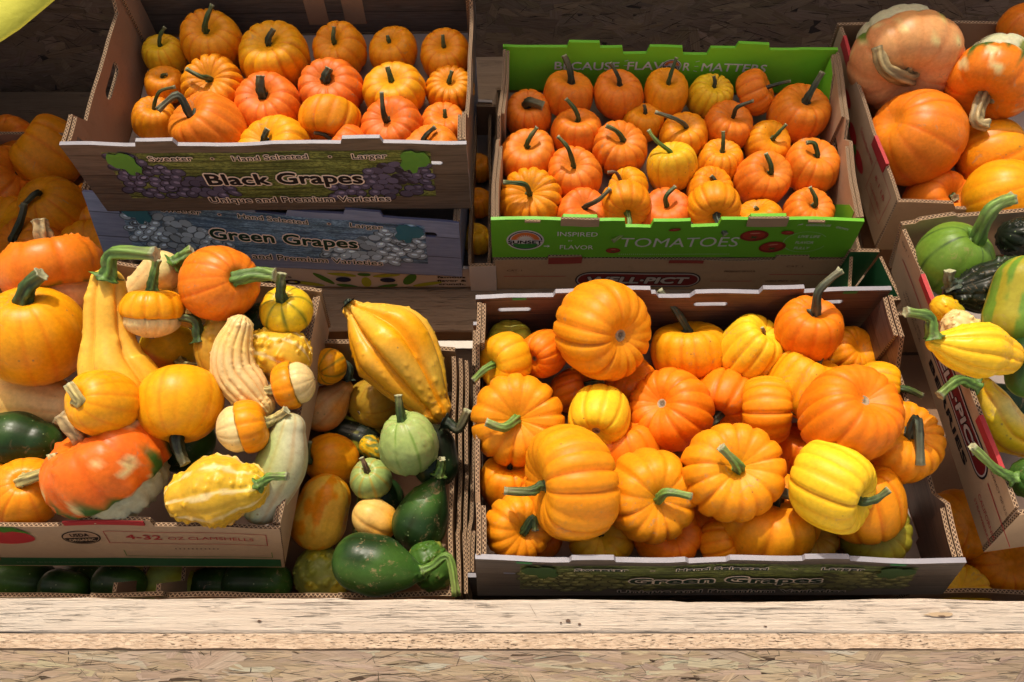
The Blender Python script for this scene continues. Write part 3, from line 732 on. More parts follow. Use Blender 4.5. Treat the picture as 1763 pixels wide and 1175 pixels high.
for x0_, x1_, y0_, y1_ in ((1.25, 1.39, .0275, .0265), (.70, .80, .0315, .0335), (.30, .42, .008, .0095), (1.02, 1.03, .033, .016), (1.60, 1.72, .014, .0155)):
    n_ = 8; top = [(x0_ + (x1_ - x0_) * i / n_, y0_ + (y1_ - y0_) * i / n_ + rsn.uniform(0, .0004)) for i in range(n_ + 1)]
    sheet('wood_crack', rq, top + [(x, y - .0006 * math.sin(3.14 * i / n_) - .00005) for i, (x, y) in list(enumerate(top))[::-1]], .0002, KD, stand)
for i, x in enumerate((-1.35, 1.35)):
    beam('leg', x - .045, x + .045, .123, .161, -1.62, -1.131, M_PINE_DULL, stand, 8 + i, .0005, nx=6)
beam('cross_board', -.70, 1.6, .671, .76, -1.375, -1.336, M_PINE_DULL, stand, 21, .0006)
beam('shelf_board', -.70, 1.6, .763, 1.33, -1.375, -1.339, M_PINE_DULL, stand, 22, .0005)
beam('shelf_board', -1.6, 1.6, .50, .667, -1.425, -1.395, M_PINE_DARK, stand, 23, .0006)
beam('shelf_board', -1.6, 1.6, .335, .497, -1.425, -1.394, M_PINE_DARK, stand, 24, .0006)
beam('shelf_board', -1.6, 1.6, .165, .332, -1.425, -1.395, M_PINE_DARK, stand, 25, .0006)
beam('shelf_board', -1.6, -.705, .671, 1.344, -1.50, -1.46, M_PINE_DARK, stand, 26, .0006)
def strands(name, O, X, Y, NN, w, h, n, tone, seed, L=(.04, .10), B=(.008, .024)):
    """pressed wood strands lying over each other on a board; O corner, X/Y unit axes, NN outward normal (display frame)"""
    rs = np.random.RandomState(seed); V, F_, Cc, UV = [], [], [], []
    n0 = n; n = int(n * 1.9)
    for k in range(n):
        cx, cy = rs.uniform(0, w), rs.uniform(-.01, h); a = rs.normal() * .30 if rs.rand() < .86 else rs.uniform(-1.6, 1.6)
        l, b = rs.uniform(*L) / 2, rs.uniform(*B) / 2; m_ = 5; sk_ = rs.uniform(-.5, .5) * b; tp = rs.uniform(.35, 1)
        top = [(l * (2 * i / m_ - 1) + rs.normal() * .002 + sk_, b * (tp if i == 0 else 1) * rs.uniform(.86, 1.08)) for i in range(m_ + 1)]
        bot_ = [(l * (1 - 2 * i / m_) + rs.normal() * .002 - sk_, -b * (tp if i == 0 else 1) * rs.uniform(.86, 1.08)) for i in range(m_ + 1)]
        if k >= n0:
            l, b = rs.uniform(.006, .05) / 2 * L[1] / .1, rs.uniform(.0006, .0022) / 2
            top = [(l * (2 * i / m_ - 1), b * math.sin(math.pi * (i + .3) / (m_ + .6)) * rs.uniform(.4, 1.3)) for i in range(m_ + 1)]; bot_ = [(x, -y * rs.uniform(.2, 1)) for x, y in top[::-1]]
        P = bot_ + top; z = .00015 + .0011 * min(k, n0) / n0 + rs.uniform(0, .0002); tx, ty = rs.normal() * .004, rs.normal() * .012
        base = len(V); col = np.array(tone) * np.exp(rs.normal() * .15) * np.array([1, rs.uniform(.95, 1.02), rs.uniform(.86, 1.05)]) * (rs.uniform(.10, .35) if k >= n0 else 1)
        for x, y in P:
            u, v = cx + x * math.cos(a) - y * math.sin(a), max(.0012, cy + x * math.sin(a) + y * math.cos(a))
            V.append(O + X * u + Y * v + NN * (z + tx * x + ty * y)); Cc.append(col)
        if k > n * .55 and k % 2: pass
        F_.append(list(range(base + len(P) - 1, base - 1, -1))); UV += [(x + k * .37, y + k * .11) for x, y in P][::-1]
    o = mk(name, tw(np.array(V)), F_, M_STRAND, stand, col=np.clip(np.array(Cc), 0, 1), uv=UV); o['kind'] = 'stuff'
strands('wood_strands', np.array([-1.3, .1058, -1.045]), np.array([1., 0, 0]), Dn, np.cross(np.array([1., 0, 0]), -Dn) , 2.6, .16, 3000, (.90, .74, .56), 7)
strands('wood_strands', np.array([-1.65, 1.345, -1.50]) + np.array([0, -.0005, 0]), np.array([1., 0, 0]), -Dn, np.cross(np.array([1., 0, 0]), -Dn), 3.3, .75, 6500, (.20, .137, .095), 8, (.05, .13), (.010, .03))
# upright back wall
B0 = np.array([0, 1.345, -1.50]); up_ = -Dn
WTOP = 1.72
def wall():
    P = []
    for x in (-1.7, 1.7):
        for t in (-.12, WTOP):
            for o in (0, .015): P.append(B0 + up_ * t + np.array([x, 0, 0]) + np.array([0, ct, -st]) * o)
    F_ = [(0, 4, 6, 2), (1, 3, 7, 5), (2, 6, 7, 3), (0, 1, 5, 4), (0, 2, 3, 1), (4, 5, 7, 6)]
    mk('back_wall', tw(np.array(P)), F_, M_OSB_WALL, stand)
wall()

# unseen panel added at the left to keep skylight off the far left tray
P_ = []
for v in (.62, 1.33):
    for t in (0, 1.0):
        for x in (-1.30, -1.285): P_.append(np.array([x, v, -1.50]) - Dn * t)
beam('added_shade_board', -1.30, -.74, .95, 1.34, -.735, -.72, M_PINE_DARK, stand, 41, .0004, nx=12)  # unseen board added overhead to darken the far left tray
mk('sky_blocking_panel', tw(np.array(P_)), [(0, 4, 6, 2), (1, 3, 7, 5), (2, 6, 7, 3), (0, 1, 5, 4), (0, 2, 3, 1), (4, 5, 7, 6)], M_OSB_WALL, stand)
# ------------------------------------------------------------------ crates
def crate(name, label, rim, H, bot=None, mats=None, ftabs=(), btabs=(), fslots=(), bslots=(), dip=(.025, .095, .02), group='cardboard trays of the stand', liner=True, slots_side=True, parts='FBLRf', postL=1, th=.006, seed=1, wob=.0018, dipR=None, cat='crate'):
    """rim: FL, FR, BR, BL; bot: the same corners of the base"""
    rim = [np.array(p, float) for p in rim]
    if bot is None: bot = [p - np.array([0, 0, H]) for p in rim]
    bot = [np.array(p, float) for p in bot]
    m_ = dict(out=M_KRAFT, inn=M_KRAFT, edge=M_EDGE, rim=M_EDGE, floor=M_FLOORCARD, side=M_KRAFT, sidein=M_KRAFT, backin=None); m_.update(mats or {})
    c = tw(sum(bot) / 4)[0]; rt = root(name, c, label, cat, group); Q = {}
    Q['F'] = Quad(bot[0], bot[1], rim[1], rim[0]); Q['B'] = Quad(bot[3], bot[2], rim[2], rim[3])
    Q['L'] = Quad(bot[3], bot[0], rim[0], rim[3]); Q['R'] = Quad(bot[1], bot[2], rim[2], rim[1])
    for kk in 'FBLR': Q[kk].wob = wob; Q[kk].ws = seed + ord(kk)
    q = Q['F']
    if 'F' in parts: panel('front_wall', q, rim_outline(q.w, q.h, ftabs), [stadium(*s) for s in fslots], th, [m_['out'], m_['inn'], m_['rim']], rt, wob, seed)
    q = Q['B']
    if 'B' in parts: panel('back_wall', q, rim_outline(q.w, q.h, btabs), [stadium(*s) for s in bslots], th, [m_['backin'] or m_['inn'], m_['out'], m_['rim']], rt, wob, seed + 1)
    for s_ in 'LR':
        if s_ not in parts: continue
        q = Q[s_]; w, h = q.w, q.h; d, post, sl = (dipR if (s_ == 'R' and dipR) else dip); e = th + .001
        fr = (w - e, e)[s_ == 'R']
        P = [(e, .001), (w - e, .001), (w - e, h), (w - post, h), (w - post - sl, h - d), (post + sl, h - d), (post, h), (e, h)]
        if d == 0: P = [(e, .001), (w - e, .001), (w - e, h), (e, h)]
        ho = [stadium(w * .5, h - d - .035, .075, .02)] if slots_side else []
        panel('side_wall', q, P, ho, th * .85, [m_['side'], m_['sidein'], m_['edge']], rt, wob, seed + 3)
        if liner:
            q2 = q.shift(-(th * .85 + .0012))
            for a, b in ((e + .001, post * .95), (w - post * .95, w - e - .001)):
                panel('corner_flap', q2, [(a, .002), (b, .002), (b, h - .003), (a, h - .002)], [], th * .8, [m_['side'], m_['sidein'], m_['edge']], rt, 0, seed + 9)
    if 'f' in parts:
        qf = Quad(bot[0], bot[1], bot[2], bot[3]); panel('floor', qf, rect(th, th, qf.w - th, qf.h - th), [], .004, [m_['floor'], m_['out'], m_['edge']], rt, 0, seed)
    Q['root'] = rt
    return Q
v3 = lambda *a: np.array(a, float)
def corners(W, *px): return [at(x, y, W) for x, y in px]

def grape_print(q, rt, title, cols, vine, leafm, fw, off=.0006, big=1.0, halo=CREAM, ink=INK, hgt=None):
    """picture printed on a grape tray front: vineyard, two bunches, leaves and wording. fw = (w, h)"""
    w, h = q.w, q.h; rs = np.random.RandomState(len(title) * 3 + int(w * 1000))
    sx = w / .60; sy = h / .166
    sheet('vineyard_print', q, rect(.055 * sx, .036 * sy, w - .055 * sx, .150 * sy), off * .5, vine, rt)
    for side in (0, 1):
        fx = lambda u: (u if side == 0 else .60 - u) * sx
        polys, col, offs = [], [], []
        k = 0
        for row in range(9):
            for c_ in range(13):
                u = .062 + c_ * .0172 + (row % 2) * .008 + rs.uniform(-.0035, .0035); v = .143 - row * .0138 + rs.uniform(-.0035, .0035)
                # bunch: wide by the leaf, running out towards the title
                lo = .034 + .0 * u; hi = .150 - max(0, (u - .085)) * .62
                if u < .085: lo = .05
                if v > hi or v < lo or u > .225: continue
                if u < .105 and v > .125 and rs.rand() < .75: continue
                cc = cols * rs.uniform(.65, 1.2); a, b = .0108 * rs.uniform(.85, 1.15) * sx, .0092 * rs.uniform(.85, 1.15) * sy; rot = rs.uniform(-.5, .5)
                o_ = off + .00002 * k
                polys.append(ell(fx(u), v * sy, a, b, 16, rot)); col.append(cc * .30); offs.append(o_)
                polys.append(ell(fx(u) + a * .06, v * sy + b * .10, a * .86, b * .84, 14, rot)); col.append(cc); offs.append(o_ + .000008)
                polys.append(ell(fx(u) + a * .15, v * sy + b * .30, a * .42, b * .30, 10, rot)); col.append(cc * 2.1 + .03); offs.append(o_ + .000014); k += 1
        multi('grape_print', q, polys, offs, M_VCOL, rt, col)
        L = [(.058, .140), (.064, .150), (.076, .148), (.083, .153), (.094, .150), (.101, .141), (.099, .128), (.104, .118), (.098, .104), (.090, .108), (.086, .098), (.079, .101), (.076, .114), (.064, .116), (.056, .128)]
        sheet('leaf_print', q, [(fx(a), b * sy) for a, b in (L if side == 0 else L[::-1])], off + .0022, leafm, rt)
    o2 = off + .0026
    for s_, u, ww in (('Sweeter', .155, .058), ('Hand Selected', .304, .100), ('Larger', .453, .046)):
        text(q, s_, u * sx, .140 * sy, ww * 1.12 * sx, .0120 * sy, ink, rt, out=halo, bold=.012, outw=.075, off=o2)
    for u in (.218, .394):
        multi('dot_print', q, [ell(u * sx, .140 * sy, .0035 * sx, .0035 * sy, 14), ell(u * sx, .140 * sy, .002 * sx, .002 * sy, 12)], [o2, o2 + .0001], M_VCOL, rt, [(.55, .43, .36), (.02, .015, .015)])
    text(q, title, .313 * sx, .088 * sy, .240 * sx, .0275 * sy, ink, rt, out=halo, bold=.035, outw=.065, off=o2)
    text(q, 'Unique and Premium Varieties', .325 * sx, .0335 * sy, .290 * sx, .0150 * sy, ink, rt, out=halo, bold=.012, outw=.075, off=o2)

def arch_logo(q, rt, u, v, r, off=.0006, small=False):
    polys = [ell(u, v, r * 1.08, r, 40), ell(u, v, r * .98, r * .90, 40), ell(u, v, r * .90, r * .82, 40)]; col = [(.62, .62, .60), (.015, .02, .06), (.62, .62, .60)]
    polys.append(ell(u, v + r * .06, r * .82, r * .72, 24, 0, 0, math.pi)); col.append((.62, .16, .03))
    ray_ = [];
    for k in range(25):
        t = math.pi * k / 24; rr = r * (.58 if k % 2 else .36); ray_.append((u + rr * math.cos(t), v + r * .02 + rr * math.sin(t)))
    polys.append(ray_); col.append((.65, .62, .58))
    polys.append(ell(u, v - r * .34, r * .72, r * .46, 24, 0, math.pi, 2 * math.pi)); col.append((.03, .22, .03))
    polys.append(rect(u - r * .98, v - r * .30, u + r * .98, v + r * .06)); col.append((.62, .62, .60))
    multi('logo_print', q, polys, [off + .00012 * i for i in range(len(polys))], M_VCOL, rt, col)
    text(q, 'SUNSET', u, v - r * .12, r * 1.95, r * .30, INK, rt, bold=.05, off=off + .0011, out=WHITE, outw=.05)

def oval_logo(q, rt, u, v, w, h, s_, off=.0006, rot=0):
    P = [stadium(u, v, w, h, 12), stadium(u, v, w * .975, h * .86, 12), stadium(u, v, w * .955, h * .74, 12)]
    multi('logo_print', q, P, [off, off + .00015, off + .0003], M_VCOL, rt, [(.012, .012, .015), (.45, .42, .40), (.17, .012, .015)])
    text(q, s_, u, v, w * .80, h * .40, flat('silver_ink', (.50, .47, .44)), rt, bold=.05, off=off + .0008, out=INK, outw=.05, shear=.12)

# --- grape tray, upper left, on a second grape tray
W1 = -.982
R1 = corners(W1, (101, 252), (803, 247), (814, -78), (198, -70))
FT = [(.113, .175, .011, .004), (.415, .478, .011, .004)]
gslots = lambda h: [(.078, h * .71, .049, .008), (.245, h * .745, .050, .008), (.369, h * .745, .050, .008), (.538, h * .735, .050, .008)]
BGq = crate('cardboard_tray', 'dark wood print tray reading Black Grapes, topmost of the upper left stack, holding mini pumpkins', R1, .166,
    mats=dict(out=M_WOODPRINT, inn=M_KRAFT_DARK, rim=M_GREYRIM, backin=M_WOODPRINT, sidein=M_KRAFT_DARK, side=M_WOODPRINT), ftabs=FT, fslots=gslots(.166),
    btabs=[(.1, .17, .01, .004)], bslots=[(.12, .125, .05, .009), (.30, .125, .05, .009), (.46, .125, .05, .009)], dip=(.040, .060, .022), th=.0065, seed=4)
grape_print(BGq['F'], BGq['root'], 'Black Grapes', np.array([.10, .09, .16]), M_VINE, LEAF, None)
for a, b in ((.195, .232), (.262, .300)):      # tape-like flaps folded inside the back wall
    sheet('folded_flap', BGq['B'], rect(a + .1, .02, b + .1, .16), .0012, M_KRAFT_DARK, BGq['root'])
# printed triangle of the left front corner
qL = BGq['L']; qi = Quad(*[p - qL.n * .0135 for p in (qL.p[1], qL.p[0], qL.p[3], qL.p[2])])
panel('corner_flap', qi, [(.008, .004), (.075, .004), (.028, .16), (.012, .164)], [], .004, [M_WOODPRINT, M_KRAFT, M_EDGE], BGq['root'])

W2 = -1.150
R2 = [at(141, 330, W2), at(790, 386, W2), at(800, 60, W2 - .0), at(210, 50, W2)]
d2 = R2[0] + v3(.02, .36, 0); R2[2] = R2[1] + v3(.02, .37, 0); R2[3] = R2[0] + v3(.02, .37, 0)
b2 = [p - v3(0, 0, .150) for p in R2]; b2[0] = at(182, 446, -1.272); b2[1] = at(796, 477, -1.272)
GGq = crate('cardboard_tray', 'bluish faded tray reading Green Grapes, squeezed under the Black Grapes tray', R2, .15, b2,
    mats=dict(out=M_WOODPRINT_BLUE, inn=M_KRAFT_DARK, rim=M_BLUERIM, side=M_WOODPRINT_BLUE, sidein=M_KRAFT_DARK), ftabs=[(.119, .186, .010, .004), (.288, .351, -.012, .006), (.444, .51, .010, .004)],
    fslots=[(.080, .098, .052, .011), (.262, .100, .05, .010), (.394, .100, .05, .010), (.573, .098, .05, .011)], th=.006, seed=14, dip=(.02, .06, .02))
grape_print(GGq['F'], GGq['root'], 'Green Grapes', np.array([.32, .44, .54]), M_VINE_BLUE, LEAFBLUE, None, ink=GREENINK)

# white printed box under the grape stack
Wb = -1.272
q_ = v3(-.0390, .762, Wb); wb = [q_ + v3(-.64, 0, 0), q_, q_ + v3(0, .38, 0), q_ + v3(-.64, .38, 0)]
WB = crate('cardboard_box', 'white box printed with green leaves and dark ovals, lowest of the upper left stack', wb, .063, mats=dict(out=M_WHITEC, side=M_WHITEC, rim=M_WHITEC), liner=False, dip=(0, .05, 0), slots_side=False, seed=31)
q = WB['F']; LO = q.w
lp = [(.40, .030, .025, .0065, -.9, MIDGREEN), (.37, .012, .028, .006, -.25, LIME), (.435, .044, .026, .006, -.2, LIME), (.475, .018, .018, .009, 1.5, LIME), (.515, .044, .026, .006, .2, LIME),
      (.555, .030, .022, .010, 1.1, MIDGREEN), (.585, .012, .028, .006, .25, LIME), (.44, .004, .022, .006, -.3, MIDGREEN), (.51, .004, .022, .006, .3, MIDGREEN), (.475, .046, .012, .006, 0, MIDGREEN)]
for i, (u, v, a, b, ro, mt) in enumerate(lp):
    P = [(x, min(max(y, .002), .050)) for x, y in ell(u - .06, v, a, b, 20, ro)]
    sheet('leaf_print', q, P, .0006 + .0001 * i, mt, WB['root'])
for u in (.375, .455): sheet('oval_print', q, ell(u, .028, .014, .0085, 20), .0018, NAVY, WB['root'])
for i, (s_, ww) in enumerate((('famous', .05), ('flavor &', .052), ('crunch.', .048))): text(q, s_, LO - .070, .036 - i * .0125, ww, .0065, INK, WB['root'], bold=.05)
text(q, 'ERS', LO - .405 + .035, .034, .025, .005, INK, WB['root'], bold=.02); text(q, 'PRO', LO - .38, .018, .07, .014, INK, WB['root'], bold=.06)

# --- green tomato tray on a kraft box
W3 = -1.118
R3 = corners(W3, (845, 380), (1488, 380), (1443, 86), (866, 80))
b3 = [p - v3(0, 0, .111) for p in R3]; b3[1] = b3[1] + v3(.012, 0, 0)
TQ = crate('cardboard_tray', 'bright green tray lettered TOMATOES, holding rows of mini pumpkins', R3, .111, b3,
    mats=dict(out=M_GREEN, inn=M_KRAFT_DULL, rim=M_GREEN, backin=M_GREEN_IN, side=M_KRAFT_DULL, sidein=M_KRAFT_DULL),
    ftabs=[(.114, .174, .010, .003), (.2165, .263, -.018, .003), (.323, .373, -.018, .003), (.416, .479, .010, .003)],
    btabs=[(.115, .175, .012, .003), (.214, .264, -.016, .004), (.322, .373, -.016, .004), (.417, .477, .012, .003)], dip=(.030, .16, .03), th=.006, seed=41)

q, rt = TQ['F'], TQ['root']; h = q.h; w = q.w
for a, b, lo, hi in ((.113, .175, h - .010, h + .0105), (.415, .480, h - .013, h + .0105), (.055, .080, h - .004, h + .0005), (.513, .540, h - .004, h + .0005)):
    panel('stacking_tab', q if 0 else q.shift(.0042), rect(a, lo, b, hi), [], .0035, [M_KRAFT_DULL, M_KRAFT_DULL, M_EDGE], rt, 0, int(a * 1000), .0012)
arch_logo(q, rt, .056, h * .47, .029)
text(q, 'INSPIRED', .142, h * .66, .066, .013, WHITE, rt, bold=.006); text(q, 'FLAVOR', .142, h * .30, .056, .013, WHITE, rt, bold=.006)
text(q, 'BY', .131, h * .48, .007, .004, WHITE, rt)
P = [(.087, h * .33), (.094, h * .33), (.0925, h * .36), (.0975, h * .32), (.0925, h * .28), (.094, h * .31), (.087, h * .31)]; sheet('arrow_print', q, P, .0008, WHITE, rt)
text(q, 'TOMATOES', .313, h * .44, .196, .029, GREYINK, rt, bold=.004, shear=.08)
multi('dotted_line_print', q, [ell(.215 + .0035 * i, h * .10, .0009, .0009, 8) for i in range(54)], .0008, GREYINK, rt)
def tomato(u, v, a, b, off, rot=0, calyx=True):
    P = [ell(u, v, a, b, 28, rot), ell(u - a * .05, v + b * .1, a * .8, b * .72, 24, rot), ell(u, v + b * .45, a * .38, b * .10, 12, rot)]; col = [(.20, .018, .012), (.36, .035, .02), (.60, .22, .16)]
    if calyx:
        st_ = []
        for k in range(12): t = 2 * math.pi * k / 12; r_ = .42 if k % 2 == 0 else .12; st_.append((u + a * r_ * math.cos(t) * 1.2, v - b * .25 + b * r_ * math.sin(t)))
        P.append(st_); col.append((.03, .09, .02))
    multi('tomato_print', q, P, [off + .0001 * i for i in range(len(P))], M_VCOL, rt, col)
tomato(.204, h * .20, .0125, .0085, .0006); tomato(.300, h * .80, .0100, .0045, .0016, .15, False); tomato(.434, h * .60, .0235, .0165, .0006, .1); tomato(.470, h * .30, .0225, .0170, .0012, .2); tomato(.487, h * .69, .0110, .0060, .0020, -.1, False)
text(q, 'LIVE LIFE', .525, h * .58, .036, .0075, GREYINK, rt, bold=.01, shear=.15); text(q, 'FLAVOR', .521, h * .42, .030, .0075, GREYINK, rt, bold=.01, shear=.15); text(q, 'FULLY', .520, h * .27, .026, .0075, GREYINK, rt, bold=.01, shear=.15)
multi('dotted_ring_print', q, [ell(.522 + .036 * math.cos(t), h * .43 + .030 * math.sin(t), .0007, .0007, 6) for t in np.linspace(.6, 5.9, 60)], .0008, GREYINK, rt)
text(q, 'GREENHOUSE', .533, h * .875, .040, .0055, GREYINK, rt, bold=.01, shear=.2, rot=.0); text(q, 'GROWN', .573, h * .82, .022, .0055, GREYINK, rt, bold=.01, shear=.2, rot=-.3)
P = [(.500, h * .87), (.507, h * .88), (.507, h * .91), (.500, h * .88), (.498, h * .82)]; sheet('arrow_print', q, P, .0008, GREYINK, rt)
q = TQ['B']; h = q.h
text(q, 'BECAUSE', .154, h * .60, .118, .020, WHITE, rt, bold=.012); text(q, 'FLAV', .262, h * .60, .066, .020, WHITE, rt, bold=.012); arch_logo(q, rt, .310, h * .60, .0165)
text(q, 'R', .338, h * .60, .012, .020, WHITE, rt, bold=.012); text(q, 'MATTERS', .425, h * .59, .118, .020, WHITE, rt, bold=.012)
for u, d in ((.222, 1), (.352, -1)):
    multi('dash_print', q, [[(u, h * f), (u + .007, h * f + g_), (u + .007, h * f + g_ + .0013), (u, h * f + .0013)] for f, g_ in ((.70, .002), (.60, 0), (.50, -.002))], .0008, GREYINK, rt)
# green side flap, right front corner, and dark green side inner left
qR = TQ['R']; qi = Quad(*[p - qR.n * .0125 for p in (qR.p[1], qR.p[0], qR.p[3], qR.p[2])])
panel('corner_flap', qi, [(qi.w - .105, .006), (qi.w - .012, .012), (qi.w - .02, qi.h - .004), (qi.w - .045, qi.h - .02)], [], .004, [M_GREEN, M_KRAFT, M_EDGE], rt)
panel('corner_flap', qi, [(.012, .006), (.09, .006), (.095, .06), (.05, qi.h - .008), (.012, qi.h - .006)], [], .004, [M_GREEN_IN, M_KRAFT, M_EDGE], rt)

Wk = -1.232
k0, k1 = at(852, 447, Wk), at(1484, 448, Wk); kb = [k0, k1, k1 + v3(0, .38, 0), k0 + v3(0, .38, 0)]
KB = crate('cardboard_box', 'plain kraft berry box with dark red oval logo, underneath the green tomato tray', kb, .102, mats=dict(out=M_KRAFT_DULL, side=M_KRAFT_DARK), ftabs=[(.09, .15, .011, .002), (.48, .54, .011, .002)], liner=False, dip=(.02, .06, .02), slots_side=False, seed=51)
q, rt = KB['F'], KB['root']; h = q.h
sheet('red_tab', q, rect(.092, h - .012, .150, h + .009), .0014, flat('dull_red_ink', (.30, .05, .04)), rt); sheet('red_tab', q, rect(.300, h - .010, .360, h), .0014, flat('dull_red_ink', (.30, .05, .04)), rt)
oval_logo(q, rt, .255, h * .33, .225, .052, 'WELL·PICT'); text(q, 'CAT. 1', .034, h * .66, .026, .006, BROWNINK, rt); text(q, 'CAT. 1', .522, h * .80, .028, .006, BROWNINK, rt)
for a, b, v in ((.015, .125, .45), (.385, .46, .30), (.485, .60, .52)): sheet('red_line_print', q, rect(a, h * v, b, h * v + .0016), .0008, REDINK, rt)
text(q, 'PRODUCT OF U.S.A.', .43, h * .66, .055, .0055, BROWNINK, rt, bold=.02); text(q, 'WELL·PICT, INC.', .515, h * .30, .062, .0055, BROWNINK, rt, bold=.02)

# --- lower right grape tray, heaped
WC = -1.04
RC = corners(WC, (818, 966), (1664, 968), (1536, 500), (819, 513))
bC = [at(822, 1026, -1.188), at(1622, 1024, -1.188), RC[2] + v3(-.0, 0, -.148), RC[3] + v3(.0, 0, -.148)]
CQ = crate('cardboard_tray', 'dark wood print tray reading Green Grapes, heaped with large orange pumpkins', RC, .148, bC,
    mats=dict(out=M_WOODPRINT, inn=M_WOODPRINT_BROWN, rim=M_GREYRIM, side=M_WOODPRINT, sidein=M_WOODPRINT_BROWN), ftabs=[(.119, .178, .008, .003), (.266, .323, -.007, .005), (.414, .475, .007, .003)],
    btabs=[(.110, .25, .011, .003), (.256, .313, -.011, .006), (.403, .467, .013, .003)], fslots=[(.058, .100, .046, .0045), (.225, .104, .048, .0045), (.346, .104, .046, .0045), (.512, .102, .047, .0045)],
    bslots=[(.055, .112, .049, .010), (.341, .116, .05, .010), (.511, .116, .048, .010)], dip=(.045, .075, .03), th=.0065, seed=61)
grape_print(CQ['F'], CQ['root'], 'Green Grapes', np.array([.20, .20, .06]), M_VINE, flat('dull_leaf_ink', (.04, .09, .02)), None, ink=GREENINK)
for s_ in 'FB':
    q = CQ[s_]; 
    for u in (.052, .525): sheet('green_rim_mark', q, rect(u, q.h - .007, u + .020, q.h - .0002), .0010, flat('rim_green_ink', (.05, .25, .08)), CQ['root'])
# trays underneath it
for (a, b, hgt, W_, lb, mt, sd) in (((795, 1000), (1600, 1000), .15, -1.215, 'worn tray under the heaped lower right grape tray, stuffed with pumpkins', M_WOODPRINT, 71),):
    p0 = RC[0] + v3(-.018, .012, W_ - WC); p1 = RC[1] + v3(.01, .012, W_ - WC)
    cr = crate('cardboard_tray', lb, [p0, p1, p1 + v3(0, .40, 0), p0 + v3(0, .40, 0)], hgt, mats=dict(out=M_WOODPRINT, inn=M_KRAFT_DARK, rim=M_GREYRIM, side=M_KRAFT_DARK, sidein=M_KRAFT_DARK), dip=(.03, .07, .02), seed=sd)
    sheet('green_corner_print', cr['F'], rect(cr['F'].w - .06, .02, cr['F'].w - .03, .145), .0008, LITGREEN, cr['root'])
# kraft tray standing on edge beside, between the gourd tray and the pumpkin tray (many layers seen end on)

# --- lower left organic tray
WA = -1.10
a1 = at(482, 909, WA); a2 = at(553, 504, WA); dA = a2 - a1; wA = .50
uA = np.array([-dA[1], dA[0], 0]) / np.linalg.norm(dA) * 1.0; uA = -uA if uA[0] < 0 else uA
uA = nz(at(485, 909, WA) - at(5, 905, WA)); RA = [a1 - uA * wA, a1, a2, a2 - nz(at(553, 504, WA) - at(10, 432, WA)) * wA]
bA = [RA[0] + v3(.0, -.03, -.118), at(490, 977, -1.218), a2 + v3(-.01, 0, -.118), RA[3] + v3(0, 0, -.118)]
AQ = crate('cardboard_tray', 'kraft tray printed with red strawberries and an organic seal, heaped with mixed squash, lower left', RA, .118, bA,
    mats=dict(out=M_KRAFT, inn=M_KRAFT, side=M_KRAFT, sidein=M_KRAFT_DULL), ftabs=[(wA - .272, wA - .173, .014, .003)], dip=(0, .10, .02), th=.0055, seed=81, slots_side=False)
q, rt = AQ['F'], AQ['root']; h, w = q.h, q.w; k = w / (485 + (w - 485 * .001035) / .001035) if 0 else .001035
ux = lambda px: w - (484 - px) * .001035
panel('stacking_tab', q.shift(.0022), rect(ux(216), h + .004, ux(316), h + .0145), [], .002, [M_RED, M_RED, M_RED], rt, 0, 3, .0004)
sheet('green_band_print', q, rect(.004, .003, w - .004, .028), .0006, M_DKGREENP, rt)
def berry(Q_, u, v, a, b, rot, rt_, off=.0009, lobe=.25):
    P = []
    for t in np.linspace(0, 2 * math.pi, 30, endpoint=False):
        r_ = 1 - lobe * max(0, -math.sin(t)) ** 2 * abs(math.cos(t)) ; x, y = a * r_ * math.cos(t), b * math.sin(t)
        P.append((u + x * math.cos(rot) - y * math.sin(rot), v + x * math.sin(rot) + y * math.cos(rot)))
    P = [(min(max(x, .002), Q_.w - .002), min(max(y, .002), Q_.h - .001)) for x, y in P]
    sheet('strawberry_print', Q_, P, off, STRAWRED, rt_)
berry(q, ux(118), h - .026, .050, .024, -.15, rt); berry(q, ux(30), h - .075, .070, .045, -.3, rt, .0010); berry(q, ux(15), h - .006, .030, .010, 0, rt, .0012)
sheet('leaf_print', q, [(ux(115), h - .001), (ux(150), h - .001), (ux(168), h - .019), (ux(145), h - .012), (ux(132), h - .016)], .0016, MIDGREEN, rt)
multi('seal_print', q, [ell(ux(225), h - .033, .0255, .019, 30), ell(ux(225), h - .033, .0235, .0172, 30), ell(ux(225), h - .033, .0225, .0162, 24, 0, math.pi, 2 * math.pi)], [.0006, .0007, .0008], M_VCOL, rt, [(.02, .015, .012), (.40, .26, .16), (.02, .015, .012)])
text(q, 'USDA', ux(225), h - .025, .024, .0085, INK, rt, bold=.02, off=.0012); text(q, 'ORGANIC', ux(225), h - .0385, .034, .0068, M_KRAFT, rt, bold=.02, off=.0012)
text(q, '4-32', ux(306), h - .031, .048, .0125, REDINK, rt, bold=.02); text(q, 'OZ CLAMSHELLS', ux(393), h - .033, .115, .0085, REDINK, rt, bold=.0)
def frame_(Q_, u0, v0, u1, v1, t, mt, rt_, off=.0008, nm='frame_print'):
    multi(nm, Q_, [rect(u0, v0, u1, v0 + t), rect(u0, v1 - t, u1, v1), rect(u0, v0 + t, u0 + t, v1 - t), rect(u1 - t, v0 + t, u1, v1 - t)], off, mt, rt_)
frame_(q, ux(257), h - .050, ux(466), h - .016, .0010, REDINK, rt)
multi('stamp_print', q, [ell(ux(342 + 5.6 * i), h - .064, .0012, .0014, 8) for i in range(11)], .0008, BROWNINK, rt)
multi('corner_mark_print', q, [rect(ux(272), .034, ux(470), .035), rect(ux(270), .034, ux(271), .052), rect(ux(469), .035, ux(470), .052)], .0008, MIDGREEN, rt)
